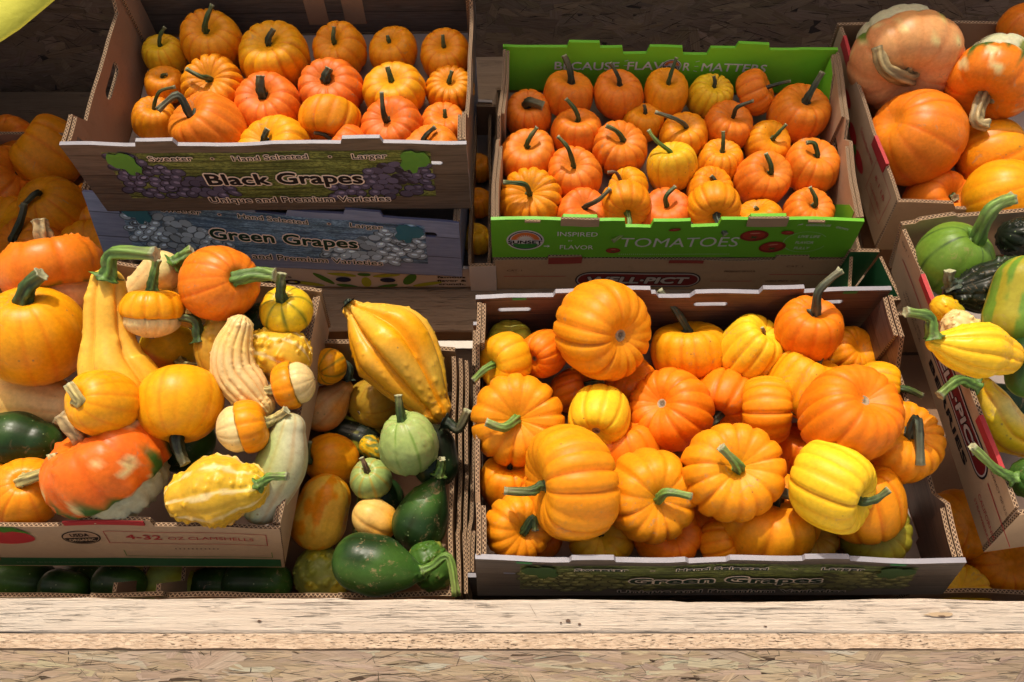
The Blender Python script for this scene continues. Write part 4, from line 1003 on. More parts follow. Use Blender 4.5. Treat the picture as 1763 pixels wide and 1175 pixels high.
text(q, 'KEEP REFRIGERATED', ux(170), .014, .12, .005, flat('pale_green_ink', (.10, .18, .09)), rt, bold=.01)

# --- gourd tray between the heaped trays
WB_ = -1.20
b0, b1 = at(265, 1031, WB_), at(781, 1028, WB_); c1, c0 = at(783, 606, WB_), at(300, 570, WB_)
RB = [b0, b1, c1, at(330, 575, WB_)]
BQ = crate('cardboard_tray', 'deep kraft tray of green and orange gourds between the two heaped trays', RB, .17, mats=dict(out=M_ORANGEP, inn=M_KRAFT_DULL, side=M_KRAFT, sidein=M_KRAFT_DULL, floor=M_KRAFT_DARK),
    ftabs=[(.255, .335, .008, .002)], btabs=[(.30, .40, .012, .004)], dip=(.09, .02, .02), dipR=(.0, .10, .02), liner=False, th=.007, seed=91, slots_side=False)
# second layer of board leaning on its right side
for o_, h_, sd, mt in ((.010, -.004, 5, M_KRAFT), (.019, -.012, 6, M_KRAFT_DULL)):
    q = BQ['R']; qq = q.shift(o_)
    panel('side_wall', qq, [(.006, .0), (q.w - .02, .0), (q.w - .01, q.h + h_), (q.w * .52, q.h + h_ - .003), (q.w * .5, q.h + h_ - .02), (.10, q.h + h_ - .02), (.09, q.h + h_), (.006, q.h + h_)], [], .005, [mt, mt, M_EDGE], BQ['root'], .0008, sd)
q = BQ['F']; sheet('red_band_print', q, rect(q.w - .155, q.h - .02, q.w - .09, q.h - .001), .0008, REDINK, BQ['root'])
# far left lower tray
l0, l1 = at(-330, 1028, WB_), at(195, 1029, WB_)
LQ = crate('cardboard_tray', 'yellow printed tray in the shade at the bottom left corner', [l0, l1, l1 + v3(0, .38, 0), l0 + v3(0, .38, 0)], .17, mats=dict(out=M_YELLOWP, inn=M_KRAFT_DARK, side=M_KRAFT_DARK, sidein=M_KRAFT_DARK), ftabs=[(.395, .50, .014, .003)], seed=95, dip=(0, .1, .02), dipR=(.09, .02, .02), liner=False, slots_side=False)

# --- right hand berry tray, its long side towards us
WE = -1.0
E3, E0 = at(1553, 388, WE), at(1754, 884, WE); eb3, eb0 = at(1532, 462, -1.118), at(1694, 951, -1.118)
ux_ = nz(np.array([E3[1] - E0[1], -(E3[0] - E0[0]), 0])); ux_ = ux_ if ux_[0] > 0 else -ux_
RE = [E0, E0 + ux_ * .48, E3 + ux_ * .48, E3]; bE = [eb0, eb0 + ux_ * .48 + v3(0, 0, .0), eb3 + ux_ * .48, eb3]
EQ = crate('cardboard_tray', 'kraft tray of yellow and green gourds with dark red oval logo on its side', RE, .118, bE, mats=dict(out=M_KRAFT, inn=M_KRAFT_DULL, side=M_KRAFT, sidein=M_KRAFT),
    btabs=[(.02, .085, .006, .006)], dip=(.0, .10, .02), th=.006, seed=101, slots_side=False, liner=False)
q, rt = EQ['L'], EQ['root']; h, w = q.h, q.w
for a, b in ((.085, .155), (.300, .375)):
    panel('red_tab', q.shift(.002), rect(a, h - .012, b, h + .003), [], .0055, [M_RED, M_RED, M_RED], rt, 0, 2, .0004)
oval_logo(q, rt, .245, h * .62, .235, .046, 'WELL·PICT'); text(q, 'BERRIES', .250, h * .30, .150, .013, INK, rt, bold=.05)
for a, b in ((.03, .125), (.370, .452)): sheet('red_line_print', q, rect(a, h * .62, b, h * .62 + .0022), .0008, REDINK, rt)
text(q, 'CAT. 1', .030, h * .86, .026, .006, BROWNINK, rt); text(q, 'WELL·PICT, INC.', .100, h * .32, .075, .006, BROWNINK, rt); text(q, 'WATSONVILLE, CA', .098, h * .22, .080, .006, BROWNINK, rt)
text(q, 'PRODUCT OF U.S.A.', .392, h * .80, .075, .0055, BROWNINK, rt); text(q, 'CALIFORNIA', .400, h * .35, .060, .008, REDINK, rt); text(q, 'STRAWBERRIES', .400, h * .22, .062, .006, REDINK, rt)

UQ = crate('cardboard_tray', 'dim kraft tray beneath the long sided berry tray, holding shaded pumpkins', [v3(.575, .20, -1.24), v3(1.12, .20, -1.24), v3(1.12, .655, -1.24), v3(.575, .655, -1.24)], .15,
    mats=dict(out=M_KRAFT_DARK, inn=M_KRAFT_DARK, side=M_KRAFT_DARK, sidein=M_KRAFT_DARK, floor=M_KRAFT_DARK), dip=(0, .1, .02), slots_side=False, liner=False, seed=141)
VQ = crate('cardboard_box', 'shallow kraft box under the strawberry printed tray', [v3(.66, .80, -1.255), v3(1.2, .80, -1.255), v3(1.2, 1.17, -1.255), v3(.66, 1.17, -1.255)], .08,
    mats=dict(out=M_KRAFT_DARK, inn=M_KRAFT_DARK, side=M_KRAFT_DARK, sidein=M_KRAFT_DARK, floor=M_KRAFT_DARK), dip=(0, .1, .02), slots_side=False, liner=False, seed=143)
# --- upper right tray with the big pumpkins
WF = -1.12
F0, F3 = at(1546, 350, WF), at(1442, 42, WF); fb0 = at(1508, 430, -1.25); fb3 = F3 + v3(.014, 0, -.13)
RF = [F0, F0 + v3(.55, 0, 0), F3 + v3(.58, 0, 0), F3]; bF = [fb0, fb0 + v3(.55, 0, 0), fb3 + v3(.55, 0, 0), fb3]
FQ = crate('cardboard_tray', 'kraft tray printed with small red strawberries on its side, holding big turban squash, upper right', RF, .13, bF, mats=dict(out=M_KRAFT_DULL, inn=M_KRAFT_DARK, side=M_KRAFT, sidein=M_KRAFT_DULL), ftabs=[(.09, .54, -.014, .008)],
    dip=(.0, .10, .02), th=.006, seed=111, slots_side=False, liner=False)
q, rt = FQ['L'], FQ['root']; h, w = q.h, q.w
for a, b in ((.035, .105), (.265, .325)): panel('red_tab', q.shift(.002), rect(a, h - .016, b, h + .006), [], .0055, [M_RED, M_RED, M_RED], rt, 0, 2, .0004)
for u, v, s_ in ((.13, .60, 1.0), (.19, .42, 1.1), (.245, .34, 1.15), (.06, .5, .9)):
    berry(q, u, h * v, .022 * s_, .012 * s_, .0, rt); sheet('leaf_print', q, [(u - .028 * s_, h * v + .008), (u - .016 * s_, h * v + .003), (u - .014 * s_, h * v - .004), (u - .026 * s_, h * v - .006), (u - .034 * s_, h * v)], .0014, MIDGREEN, rt)
text(q, 'Strawberries', .250, h * .72, .075, .012, REDINK, rt); frame_(q, .295, h * .30, .375, h * .86, .001, REDINK, rt); text(q, '8-1 LB', .335, h * .66, .05, .009, REDINK, rt); text(q, 'CLAMSHELLS', .335, h * .45, .062, .007, REDINK, rt)
# small grape tray corner between
s0, s1 = at(1470, 500, -1.20), at(1532, 512, -1.20)
SQ = crate('cardboard_tray', 'small green printed tray corner wedged between the tomato tray and the berry tray', [s1 + v3(-.07, -.005, 0), s1 + v3(.02, -.005, 0), s1 + v3(.0, .085, 0), s1 + v3(-.05, .085, 0)], .12, mats=dict(out=M_KRAFT_DARK, inn=M_DKGREENP, side=M_DKGREENP, sidein=M_DKGREENP, edge=M_EDGE), dip=(0, .01, .01), liner=False, slots_side=False, seed=121)
# dark tray far left behind, and the one glimpsed between the two upper stacks
WG = -1.33
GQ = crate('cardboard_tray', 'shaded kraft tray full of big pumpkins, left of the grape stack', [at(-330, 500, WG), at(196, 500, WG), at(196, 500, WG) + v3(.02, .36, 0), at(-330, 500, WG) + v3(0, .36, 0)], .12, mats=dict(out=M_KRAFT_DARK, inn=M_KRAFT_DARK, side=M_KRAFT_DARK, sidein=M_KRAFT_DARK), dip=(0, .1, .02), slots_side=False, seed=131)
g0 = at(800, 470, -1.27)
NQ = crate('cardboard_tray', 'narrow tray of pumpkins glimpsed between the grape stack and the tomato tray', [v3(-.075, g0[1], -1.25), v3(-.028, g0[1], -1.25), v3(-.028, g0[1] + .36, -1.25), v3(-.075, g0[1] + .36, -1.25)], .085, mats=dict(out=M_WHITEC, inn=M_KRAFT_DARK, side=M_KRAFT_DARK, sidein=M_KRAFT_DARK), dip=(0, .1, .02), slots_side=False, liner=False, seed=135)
# lime green cloth hanging in at the upper left
def cloth():
    rs = np.random.RandomState(3); V, F_ = [], []; n = 14
    P = lambda px, py, d: np.array([(px - 881.5) / 1440 * d, (587.5 - py) / 1440 * d, -d])
    A, B, Cc, Dd = P(-420, 430, .30), P(430, -330, .32), P(430, -800, .36), P(-420, -500, .36)
    for i in range(n + 1):
        for j in range(n + 1):
            a, b = i / n, j / n; q = (1 - a) * (1 - b) * A + a * (1 - b) * B + a * b * Cc + (1 - a) * b * Dd
            q = q + np.array([0, 0, .004 * math.sin(a * 9 + b * 3)]) + (np.array([rs.normal() * .0006, rs.normal() * .0012, 0]) if j == 0 else 0); V.append(q)
    for i in range(n):
        for j in range(n): a = i * (n + 1) + j; F_.append((a, a + n + 1, a + n + 2, a + 1))
    s = NT('lime_cloth'); nn = s.noise(s.coord(), 300, 3, .6); s.bump(nn, .3, .001); M_ = s.out(s.mix(nn, (.40, .40, .03), (.55, .54, .06)), .8)
    s.b.inputs['Subsurface Weight'].default_value = 0
    o = mk('awning_cloth', cw(np.array(V)), F_, M_, None, smooth=True)
    sm = o.modifiers.new('thickness', 'SOLIDIFY'); sm.thickness = .0015
    prop(o, 'lime green awning cloth corner hanging in at the upper left', 'awning')
cloth()
# ================================================================== produce
# --- black grapes tray
H = Heap(-1.143, 'mini pumpkins in the Black Grapes tray'.replace('Black Grapes', 'black grape'), tol=.80, minD=.9, box=(-.66, -.03, 1.19, -.99, .808))
S_ = ' in the black grape tray'
T = lambda *a, **k: fruit(H, *a[:6], a[6] + S_, **k)
T(284, 97, 35, (284, 84), (284, 47), 'ye', 'small yellow pumpkin with straight stem, back left corner', asp=0.79, sk='green', low=.05)
T(365, 74, 53, (367, 66), (366, 8), 'am', 'large orange pumpkin with tall stem beside the yellow one', asp=0.79)
T(474, 100, 61, (472, 86), (471, 50), 'ay', 'largest golden pumpkin, middle of the back row', asp=0.72, sk='dark')
T(585, 87, 46, (581, 82), (575, 46), 'am', 'scabby orange pumpkin with short stem, back row', asp=0.75, k=10, amp=.08)
T(677, 90, 43, (673, 79), (667, 61), 'am', 'orange pumpkin with stubby stem, back row second from the right', asp=0.75, k=12)
T(767, 95, 44, (766, 88), (762, 60), 'am', 'orange pumpkin in the back right corner', asp=0.75, k=14)
T(284, 148, 34, (286, 136), (288, 128), 'am', 'small orange pumpkin with nub stem under the yellow one', asp=0.70)
T(368, 152, 55, (373, 146), (321, 119), 'am', 'deeply ribbed pumpkin with stem leaning left', asp=0.70, k=16, amp=.15, sk='green', mid=(345, 132))
T(464, 184, 56, (461, 172), (448, 130), 'po', 'reddish orange pumpkin with thick dark stem, middle row', asp=0.70, sk='dark', amp=.06, sr=.15)
T(571, 155, 55, (568, 147), (567, 117), 'po', 'reddish orange pumpkin with thick straight stem right of middle', asp=0.70, sk='dark', sr=.15, amp=.10)
T(679, 158, 53, (677, 145), (667, 115), 'ay', 'golden pumpkin with stem leaning left, middle row, right part', asp=0.70)
T(775, 155, 42, (775, 148), (778, 122), 'am', 'small ribbed pumpkin against the right wall', asp=0.70, k=16, amp=.15)
T(266, 205, 37, (272, 190), (302, 150), 'am', 'ribbed pumpkin with stem arching right, front left', asp=0.70, mid=(275, 158), k=16)
T(676, 220, 53, (669, 214), (657, 158), 'po', 'pinkish orange pumpkin with long dark stem near the front rim', asp=0.66, sk='dark')
T(764, 218, 40, (768, 205), (765, 188), 'orr', 'orange pumpkin with short stem in the front right corner', asp=0.75)
T(474, 262, 62, (463, 250), (461, 222), 'ay', 'golden pumpkin half hidden by the front rim, centre', asp=0.66, k=14, sk='dark')
T(595, 262, 46, (575, 245), (541, 229), 'po', 'reddish pumpkin mostly hidden behind the front rim', asp=0.66, sk='dark', mid=(560, 233))
T(568, 208, 51, (560, 244), None, 'am', 'upturned dull orange pumpkin lying on its side', asp=0.69, k=12, bl=False, noscar=True)
T(742, 262, 50, (733, 248), (750, 219), 'orr', 'orange pumpkin under the front rim at right, stem slanting up', asp=0.62, sk='dark')
T(360, 222, 64, (337, 203), (272, 190), 'orr', 'big smooth orange pumpkin with stem arching over to the left', asp=0.75, mid=(306, 164), sk='grey', amp=.06, sr=.11)
# --- tomato tray
H = Heap(-1.223, 'mini pumpkins in the tomato tray', tol=.80, minD=.9, box=(-.03, .56, 1.115, -1.13, .766)); S_ = ' in the tomato tray'
T(979, 164, 42, (981, 147), (971, 95), 'orr', 'orange pumpkin with tall thick stem, back row leftmost', asp=0.75, sk='dark', amp=.06, sr=.14)
T(1065, 165, 42, (1063, 151), (1050, 108), 'orr', 'smooth orange pumpkin with stem leaning left, back row second', asp=0.77, sk='dark', amp=.05)
T(1146, 163, 38, (1147, 149), (1165, 99), 'am', 'ribbed pumpkin with long stem leaning right before the logo', asp=0.77, k=14)
T(1222, 166, 38, (1225, 154), (1229, 131), 'ye', 'greenish yellow pumpkin in the back row', asp=0.79, sk='dark', k=14, amp=.15)
T(1299, 160, 38, (1318, 148), (1361, 140), 'orr', 'orange pumpkin lying on its side with stem pointing right', asp=0.66, ax=(.80, .25, .45), sk='dark', amp=.12, k=10)
T(1374, 197, 50, (1378, 181), (1416, 124), 'orr', 'big dark orange pumpkin with long slanting stem, back right', asp=0.76, sk='grey', amp=.05, sr=.12)
T(909, 199, 42, (906, 188), (936, 183), 'orr', 'orange pumpkin with lumpy crooked stem, left side', asp=0.77, sk='dark', amp=.05, mid=(912, 176), sr=.2)
T(1106, 212, 36, (1108, 198), (1109, 180), 'am', 'small dull orange pumpkin with short stem in the second row', asp=0.75, sk='dark')
T(991, 230, 43, (993, 213), (974, 170), 'orr', 'smooth pumpkin with stem curling to the upper left, second row', asp=0.79, sk='green', amp=.05)
T(1176, 236, 41, (1176, 223), (1128, 193), 'am', 'ribbed pumpkin with thin stem reaching left', asp=0.75, mid=(1163, 205), sk='grey', sr=.09)
T(1252, 219, 43, (1256, 207), (1297, 174), 'orr', 'orange pumpkin with stem arching right, second row', asp=0.75, sk='dark', mid=(1270, 185), amp=.07)
T(1320, 248, 39, (1325, 243), (1354, 214), 'am', 'ribbed pumpkin with stem slanting right below the big one', asp=0.70, k=14)
T(908, 270, 47, (907, 257), (925, 219), 'orr', 'orange pumpkin with bent stem beside the left wall', asp=0.72, sk='green', k=12)
T(1068, 257, 48, (1069, 247), (1043, 217), 'orr', 'large orange pumpkin with stem hooked left, centre left', asp=0.72, mid=(1060, 225), k=14, amp=.10)
T(1396, 288, 46, (1398, 272), (1388, 246), 'orr', 'round orange pumpkin with hooked stem by the right wall', asp=0.76, mid=(1402, 247), amp=.05, sk='green')
T(1239, 279, 38, (1239, 263), (1245, 226), 'am', 'small orange pumpkin with straight thin stem, centre right', asp=0.72, sk='green', sr=.09, amp=.07)
T(989, 302, 45, (986, 291), (960, 235), 'orr', 'orange pumpkin with long stem leaning back left', asp=0.75, sk='green', mid=(978, 255), amp=.06)
T(1156, 289, 44, (1149, 264), (1116, 224), 'ye', 'bright yellow pumpkin with thin stem reaching left', asp=0.84, prof='mini', mid=(1130, 243), sk='bright', amp=.07, sr=.08)
T(1313, 311, 47, (1318, 302), (1318, 264), 'orr', 'orange pumpkin with pointed stem right of centre', asp=0.76, amp=.05, k=12)
T(1082, 324, 34, (1062, 318), (1046, 297), 'ay', 'small yellowish pumpkin tipped left with curled brown stem', asp=0.70, ax=(-.6, .2, .7), sk='brown', mid=(1061, 298), k=12)
T(1222, 330, 40, (1228, 320), (1224, 303), 'am', 'pumpkin half hidden behind the tipped one, stem nub showing', asp=0.70, k=16, sk='dark')
T(912, 344, 53, (911, 338), (866, 314), 'am', 'deeply ribbed golden pumpkin with stem bent left, front left corner', asp=0.69, k=16, amp=.16, mid=(903, 318), sk='green')
T(1003, 372, 45, (1005, 360), (1051, 325), 'po', 'pinkish orange pumpkin at the front rim, stem slanting right', asp=0.69, sk='dark', mid=(1030, 345))
T(1146, 372, 46, (1143, 357), (1163, 321), 'po', 'coral pumpkin at the front rim with bent stem', asp=0.69, mid=(1147, 338), sk='green')
T(1306, 380, 40, (1299, 361), (1299, 356), 'am', 'ribbed pumpkin low behind the front rim', asp=0.69, k=16)
T(1390, 368, 44, (1394, 357), (1394, 322), 'orr', 'orange pumpkin with pointed stem in the front right corner', asp=0.72, amp=.08)
T(1078, 352, 44, (1080, 376), (1055, 416), 'am', 'golden pumpkin tipped over the rim, stem pointing down left', asp=0.65, ax=(.03, -.72, .69), mid=(1082, 393), sk='pale' if 0 else 'bright', k=12, sr=.11, lift=.012, tipc=(.4, .4, .2))
T(1230, 356, 46, (1228, 379), (1250, 405), 'am', 'orange pumpkin tipped into the rim notch, stem pointing down right', asp=0.67, ax=(-.04, -.70, .70), sk='grey', k=14, sr=.12, lift=.012)

# --- heaped lower right tray
H = Heap(-1.180, 'pumpkins heaped in the lower right grape tray', tol=.86, minD=.7, box=(-.06, .545, .574, -1.065, .217)); S_ = ' in the lower right tray'
T(878, 592, 40, (878, 570), None, 'gy', 'dull green yellow pumpkin in the back left corner', asp=.8, k=8)
T(1462, 612, 46, (1470, 600), None, 'am', 'ribbed pumpkin behind the tall stemmed one', asp=.8, k=16)
T(1350, 640, 50, (1350, 630), None, 'go', 'orange pumpkin deep behind the yellow one', asp=.8)
T(875, 830, 50, (878, 800), (880, 795), 'am', 'shaded pumpkin at the left wall', asp=.78, k=12, sk='dark')
T(1070, 785, 66, (1060, 740), None, 'go', 'shaded orange pumpkin deep in the middle', asp=.8)
T(936, 850, 44, (936, 830), None, 'go', 'orange pumpkin wedged behind the tall side-lying one', asp=.8)
T(1035, 938, 60, (1030, 925), (1043, 904), 'ye', 'olive yellow pumpkin low at the front rim', asp=.75, sk='dark', sr=.10)
T(1195, 880, 58, (1195, 870), None, 'go', 'shaded orange pumpkin deep near the front', asp=.8)
T(1420, 890, 56, (1420, 880), None, 'am', 'shaded pumpkin deep near the right front', asp=.8)
T(1150, 955, 56, (1157, 942), (1160, 926), 'go', 'orange pumpkin low at the front rim with cut stem', asp=.78, sk='dark', sr=.13)
T(1243, 935, 42, (1262, 925), None, 'am', 'small shaded pumpkin at the front rim', asp=.8, k=12)
T(1508, 938, 62, (1506, 926), (1516, 922), 'gy', 'greenish pumpkin in the front right corner', asp=.72, sk='dark', sr=.16)
T(1395, 940, 45, (1395, 925), None, 'oc', 'dim ochre pumpkin low near the right front', asp=.8)
T(932, 930, 36, (932, 915), None, 'go', 'half hidden orange pumpkin beside the short stemmed one', asp=.8)
T(1490, 865, 72, (1470, 800), None, 'am', 'lumpy orange pumpkin under the yellow one at right', asp=.8, k=10)
T(1378, 775, 46, (1378, 750), None, 'go', 'reddish orange pumpkin in shade under the big flat one', asp=.8)
T(1248, 690, 58, (1230, 715), (1212, 738), 'go', 'furrowed orange pumpkin right of the scarred one', asp=.76, k=10, amp=.10, sk='grey', sr=.15, lift=0)
T(936, 608, 41, (918, 618), None, 'go', 'smooth orange pumpkin showing its blossom scar, back left', asp=.85, bl=True, amp=.07)
T(985, 672, 36, (1008, 662), (1040, 656), 'go', 'shaded orange pumpkin with short stem pointing right', asp=.85, sk='green', sr=.14)
T(1085, 662, 46, (1085, 640), None, 'go', 'orange pumpkin behind the yellow and scarred ones', asp=.8, k=12)
T(1388, 665, 66, (1446, 632), (1382, 619), 'ay', 'golden ribbed pumpkin with stem arched over its top', asp=.78, ax=(.35, .85, .25), mid=(1415, 606), k=12, sk='grey', sr=.08)
T(1512, 665, 42, (1540, 675), (1588, 682), 'ay', 'golden pumpkin peeking out behind the big flat one', asp=.78, ax=(.8, -.1, .3), mid=(1562, 671), sk='green', k=14, sr=.16)
T(870, 622, 46, (852, 634), (815, 656), 'ay', 'golden pumpkin tipped left with stem over the left wall', asp=.72, ax=(-.66, -.20, .6), mid=(835, 636), k=12, sk='bright', sr=.16)
T(1546, 762, 72, (1547, 742), (1584, 801), 'am', 'ribbed orange pumpkin with long hooked stem at the right wall', asp=.72, mid=(1580, 722), k=18, amp=.14, sk='grey', sr=.12)
T(1323, 900, 88, (1328, 866), (1388, 863), 'am', 'orange pumpkin at the front with stem arched right', asp=.64, ax=(.08, .72, .68), lift=-.02, mid=(1340, 846), k=10, amp=.12, sk='dark', sr=.13)
T(893, 908, 60, (903, 906), (922, 914), 'am', 'small golden pumpkin with tiny curled stem, front left', asp=.72, mid=(918, 892), k=14, amp=.16, sk='green', sr=.13)
T(1118, 852, 80, (1126, 850), (1191, 855), 'am', 'deeply ribbed orange pumpkin with stem pointing right, front centre', asp=.72, mid=(1150, 848), k=12, amp=.15, sk='bright', sr=.11)
T(890, 724, 80, (888, 718), (836, 727), 'am', 'broad ribbed orange pumpkin with curved stem, left wall', asp=.68, mid=(868, 736), k=14, amp=.14, sk='bright', sr=.10)
T(1032, 717, 54, (1024, 742), None, 'ly', 'bright yellow pumpkin showing a small blossom scar', asp=.85, bl=True, k=10, amp=.07)
T(982, 832, 101, (945, 838), (868, 845), 'am', 'tall orange pumpkin lying on its side, stem pointing left', asp=.60, ax=(-.93, -.06, .30), mid=(915, 846), k=16, amp=.11, sk='green', sr=.085)
T(1155, 706, 71, (1132, 692), None, 'go', 'pinkish orange pumpkin with pale blossom scar, centre', asp=.78, bl=True, k=14, amp=.09)
T(1318, 707, 60, (1357, 715), (1382, 716), 'am', 'upright side-lying pumpkin with scratched skin, stem pointing right', asp=.68, ax=(.93, .05, .30), k=14, amp=.11, sk='green', sr=.13)
T(1294, 602, 57, (1309, 572), (1312, 564), 'ly', 'large yellow pumpkin with tiny dry stem, back middle', asp=.85, k=12, amp=.10, sk='brown', sr=.06)
T(1187, 604, 64, (1172, 570), (1135, 499), 'ay', 'golden pumpkin with long thin stem leaning to the back', asp=.66, ax=(-.15, .93, .30), mid=(1160, 530), k=14, amp=.10, sk='grey', sr=.10)
T(1039, 570, 85, (1066, 578), None, 'am', 'largest orange pumpkin with round blossom scar, back left', asp=.75, bl=True, k=16, amp=.10)
T(1392, 568, 56, (1402, 545), (1448, 466), 'go', 'orange pumpkin with long curved stem standing in the back right', asp=.80, ax=(.08, .72, .68), mid=(1410, 500), k=12, amp=.09, sk='grey', sr=.15)
T(1462, 711, 86, (1472, 684), None, 'go', 'big flat orange pumpkin with blossom scar, right side', asp=.72, bl=True, k=18, amp=.09)
T(1260, 813, 85, (1257, 797), (1240, 770), 'am', 'big ribbed orange pumpkin with short cut stem right of centre', asp=.74, k=14, amp=.13, sk='bright', sr=.11, sl=1.2)
T(1432, 838, 76, (1500, 836), (1531, 843), 'ly', 'bright yellow pumpkin lying on its side with speckled skin', asp=.80, ax=(.68, -.34, .64), k=14, amp=.10, sk='green', sr=.10)

# --- lower left organic tray
H = Heap(-1.21, 'squash heaped in the lower left tray', tol=.84, minD=.65, box=(-2, -.31, .60, -1.11, .270)); S_ = ' in the lower left tray'
U = lambda *a, **k: gourd(H, a[0], a[1], a[2] + S_, **k)
U([(-10, 693, 50), (60, 692, 52), (110, 700, 40)], ('pale', 'cream'), 'dull tan squash under the big yellow one', k=8, amp=.02, kind='squash', warts=None)
U([(455, 560, 40), (440, 580, 40)], ('dkg', 'mg'), 'dark green squash deep behind the ribbed crookneck', k=10, amp=.03, mat=M_GLOSS, kind='squash')
U([(310, 770, 44), (330, 760, 40)], ('dkg', 'mg'), 'shaded green squash at the bottom of the heap', k=10, amp=.02, kind='squash', mat=M_GLOSS)
U([(385, 570, 34), (375, 600, 40), (390, 640, 36)], ('oc', 'gy'), 'warty ochre gourd behind the orange and yellow squash', ck='blotch', warts=(70, .13, .07), tip=(300, 545), mid=(335, 552), base=(345, 588), sr=9, sk='green')
U([(498, 738, 28), (484, 800, 44), (452, 868, 36)], ('white', 'lg'), 'pale greenish white squash along the right wall', k=8, amp=.02, ck='plain', kind='squash', low=.02)
U([(320, 500, 24), (328, 535, 30)], ('cream', 'pale'), 'cream gourd peeking out left of the big orange squash', k=8, amp=.03)
U([(278, 468, 36), (240, 500, 26), (208, 535, 22), (200, 560, 22)], ('cream', 'cream'), 'long cream bumpy gourd leaning against the back wall', warts=(16, .10, .05), k=6, amp=.02, tip=(332, 431), base=(298, 455), mid=(318, 440), sr=11, sk='bright', szz=0)
T(88, 463, 84, (80, 418), (68, 379), ('org', 'pink'), 'large bumpy red orange turban squash with tan base, back left', ck='turban', prof='turban', ax=(-.14, .97, .16), asp=.98, k=8, amp=.05, warts=(190, .06, .040), sk='tan', sr=.20, mat=M_GOURD, kind='squash', mid=(72, 398), tipc=(.5, .42, .2))
T(-15, 850, 66, (50, 830), None, 'am', 'orange squash cut by the left edge'.replace('cut by the left edge', 'at the far left near the front wall'), asp=.9, ax=(.7, .3, .5), prof='smooth', amp=.02, mat=M_GOURD, kind='squash', noscar=True)
T(42, 852, 62, (66, 826), (90, 781), 'am', 'orange squash with curved pale stem at the front left', asp=.92, ax=(.35, .45, .8), mid=(90, 808), prof='smooth', amp=.025, sk='pale', sr=.16, mat=M_GOURD, kind='squash')
U([(-20, 757, 42), (30, 757, 49), (66, 762, 38)], ('dkg', 'mg'), 'dark green smooth squash on the far left', k=8, amp=.015, mat=M_GLOSS, kind='squash', low=.02, ck='plain')
U([(186, 492, 30), (186, 525, 38), (188, 575, 42), (196, 630, 58), (222, 672, 62)], ('gold', 'am'), 'pale orange winged gourd with long hooked green stem', k=5, amp=.20, ck='long', star=False, tip=(270, 438), mid=(196, 436), base=(184, 478), sr=13, sk='bright', warts=(40, .10, .03), szz=25, lift=.01)
T(262, 530, 50, (272, 495), (270, 447), ('ay', 'cream'), 'small yellow orange turban squash with upright stem', ck='turban', prof='turban_small', ax=(.06, .97, .12), asp=.86, k=12, amp=.06, sk='bright', sr=.18, mat=M_GOURD, kind='squash')
T(378, 488, 66, (410, 478), (474, 474), 'org', 'big orange squash with thick green stem pointing right', asp=.94, ax=(.72, .08, .68), prof='smooth', k=14, amp=.025, sk='bright', sr=.20, mat=M_GOURD, kind='squash', mid=(440, 472), sl=.3)
T(493, 535, 45, (492, 508), (486, 470), ('ly', 'mg', 'cream'), 'small yellow squash with green stripes, back right corner', asp=.82, ax=(0, .55, .83), ck='stripe', prof='smooth', k=10, amp=.03, sk='green', sr=.21, mat=M_GOURD, kind='squash')
U([(462, 606, 40), (490, 615, 46)], ('warty', 'cream'), 'warty mustard and cream gourd by the right wall', ck='wartstripe', warts=(170, .11, .075), k=8, amp=.02)
U([(412, 566, 24), (402, 600, 34), (404, 640, 38), (428, 672, 36), (450, 696, 24)], ('cream', 'pale'), 'pale ribbed crookneck gourd in the middle', k=14, amp=.10, ck='plain', warts=(160, .07, .04))
T(293, 602, 48, (318, 620), (366, 632), ('ly', 'org'), 'yellow and orange squash with pale thick stem and dried blossom', asp=.93, ax=(.62, -.45, .60), ck='half', prof='smooth', k=8, amp=.02, sk='pale', sr=.20, mat=M_GOURD, kind='squash')
T(60, 580, 87, (72, 522), (73, 472), 'ay', 'largest golden squash with thick dark stem, upper left', asp=.92, ax=(.10, .80, .58), prof='smooth', k=14, amp=.02, sk='green', sr=.17, mat=M_GOURD, kind='squash', low=.015)
T(178, 694, 58, (160, 686), (117, 662), 'ay', 'golden orange squash with pale stem pointing upper left', asp=.94, ax=(-.42, .18, .88), prof='smooth', k=12, amp=.02, sk='pale', sr=.19, mat=M_GOURD, kind='squash', ck='plain', mid=(138, 690))
T(497, 664, 42, (462, 678), (428, 672), ('am', 'cream'), 'two-tone orange and cream squash resting on the right wall', ck='turban', prof='turban_small', ax=(-.92, -.26, .08), asp=.86, k=12, amp=.05, sk='pale', sr=.2, mat=M_GOURD, kind='squash')
T(310, 695, 72, (316, 750), (320, 800), 'ay', 'bright golden oval squash standing on its dark stem', asp=.88, ax=(.06, -.92, .38), prof='smooth', k=16, amp=.015, sk='dark', sr=.16, mat=M_GOURD, kind='squash', low=.015)
T(428, 734, 50, (466, 722), (494, 706), ('am', 'cream'), 'acorn shaped squash with orange cap and cream bulb facing left', ck='turban', prof='turban_small', ax=(.90, .20, -.22), asp=.86, k=12, amp=.05, sk='pale', sr=.2, mat=M_GOURD, kind='squash')
T(178, 804, 103, (150, 762), (104, 716), ('ro', 'white', 'mg'), 'huge red orange turban squash with white base, front left', ck='turbfleck', prof='turban_short', ax=(-.44, .80, .40), asp=1.0, k=10, amp=.06, lift=-.085, warts=(170, .065, .042), sk='tan', sr=.17, mat=M_GOURD, kind='squash', mid=(128, 742), tipc=(.5, .38, .18))
U([(330, 856, 44), (360, 848, 60), (392, 842, 58), (420, 840, 42)][::-1], ('warty', 'cream'), 'warty mustard gourd with pale stripes at the front rim', ck='wartstripe', warts=(150, .085, .045), k=10, amp=.03, tip=(496, 820), mid=(465, 822), base=(444, 836), sr=8, sk='bright', lift=.005)

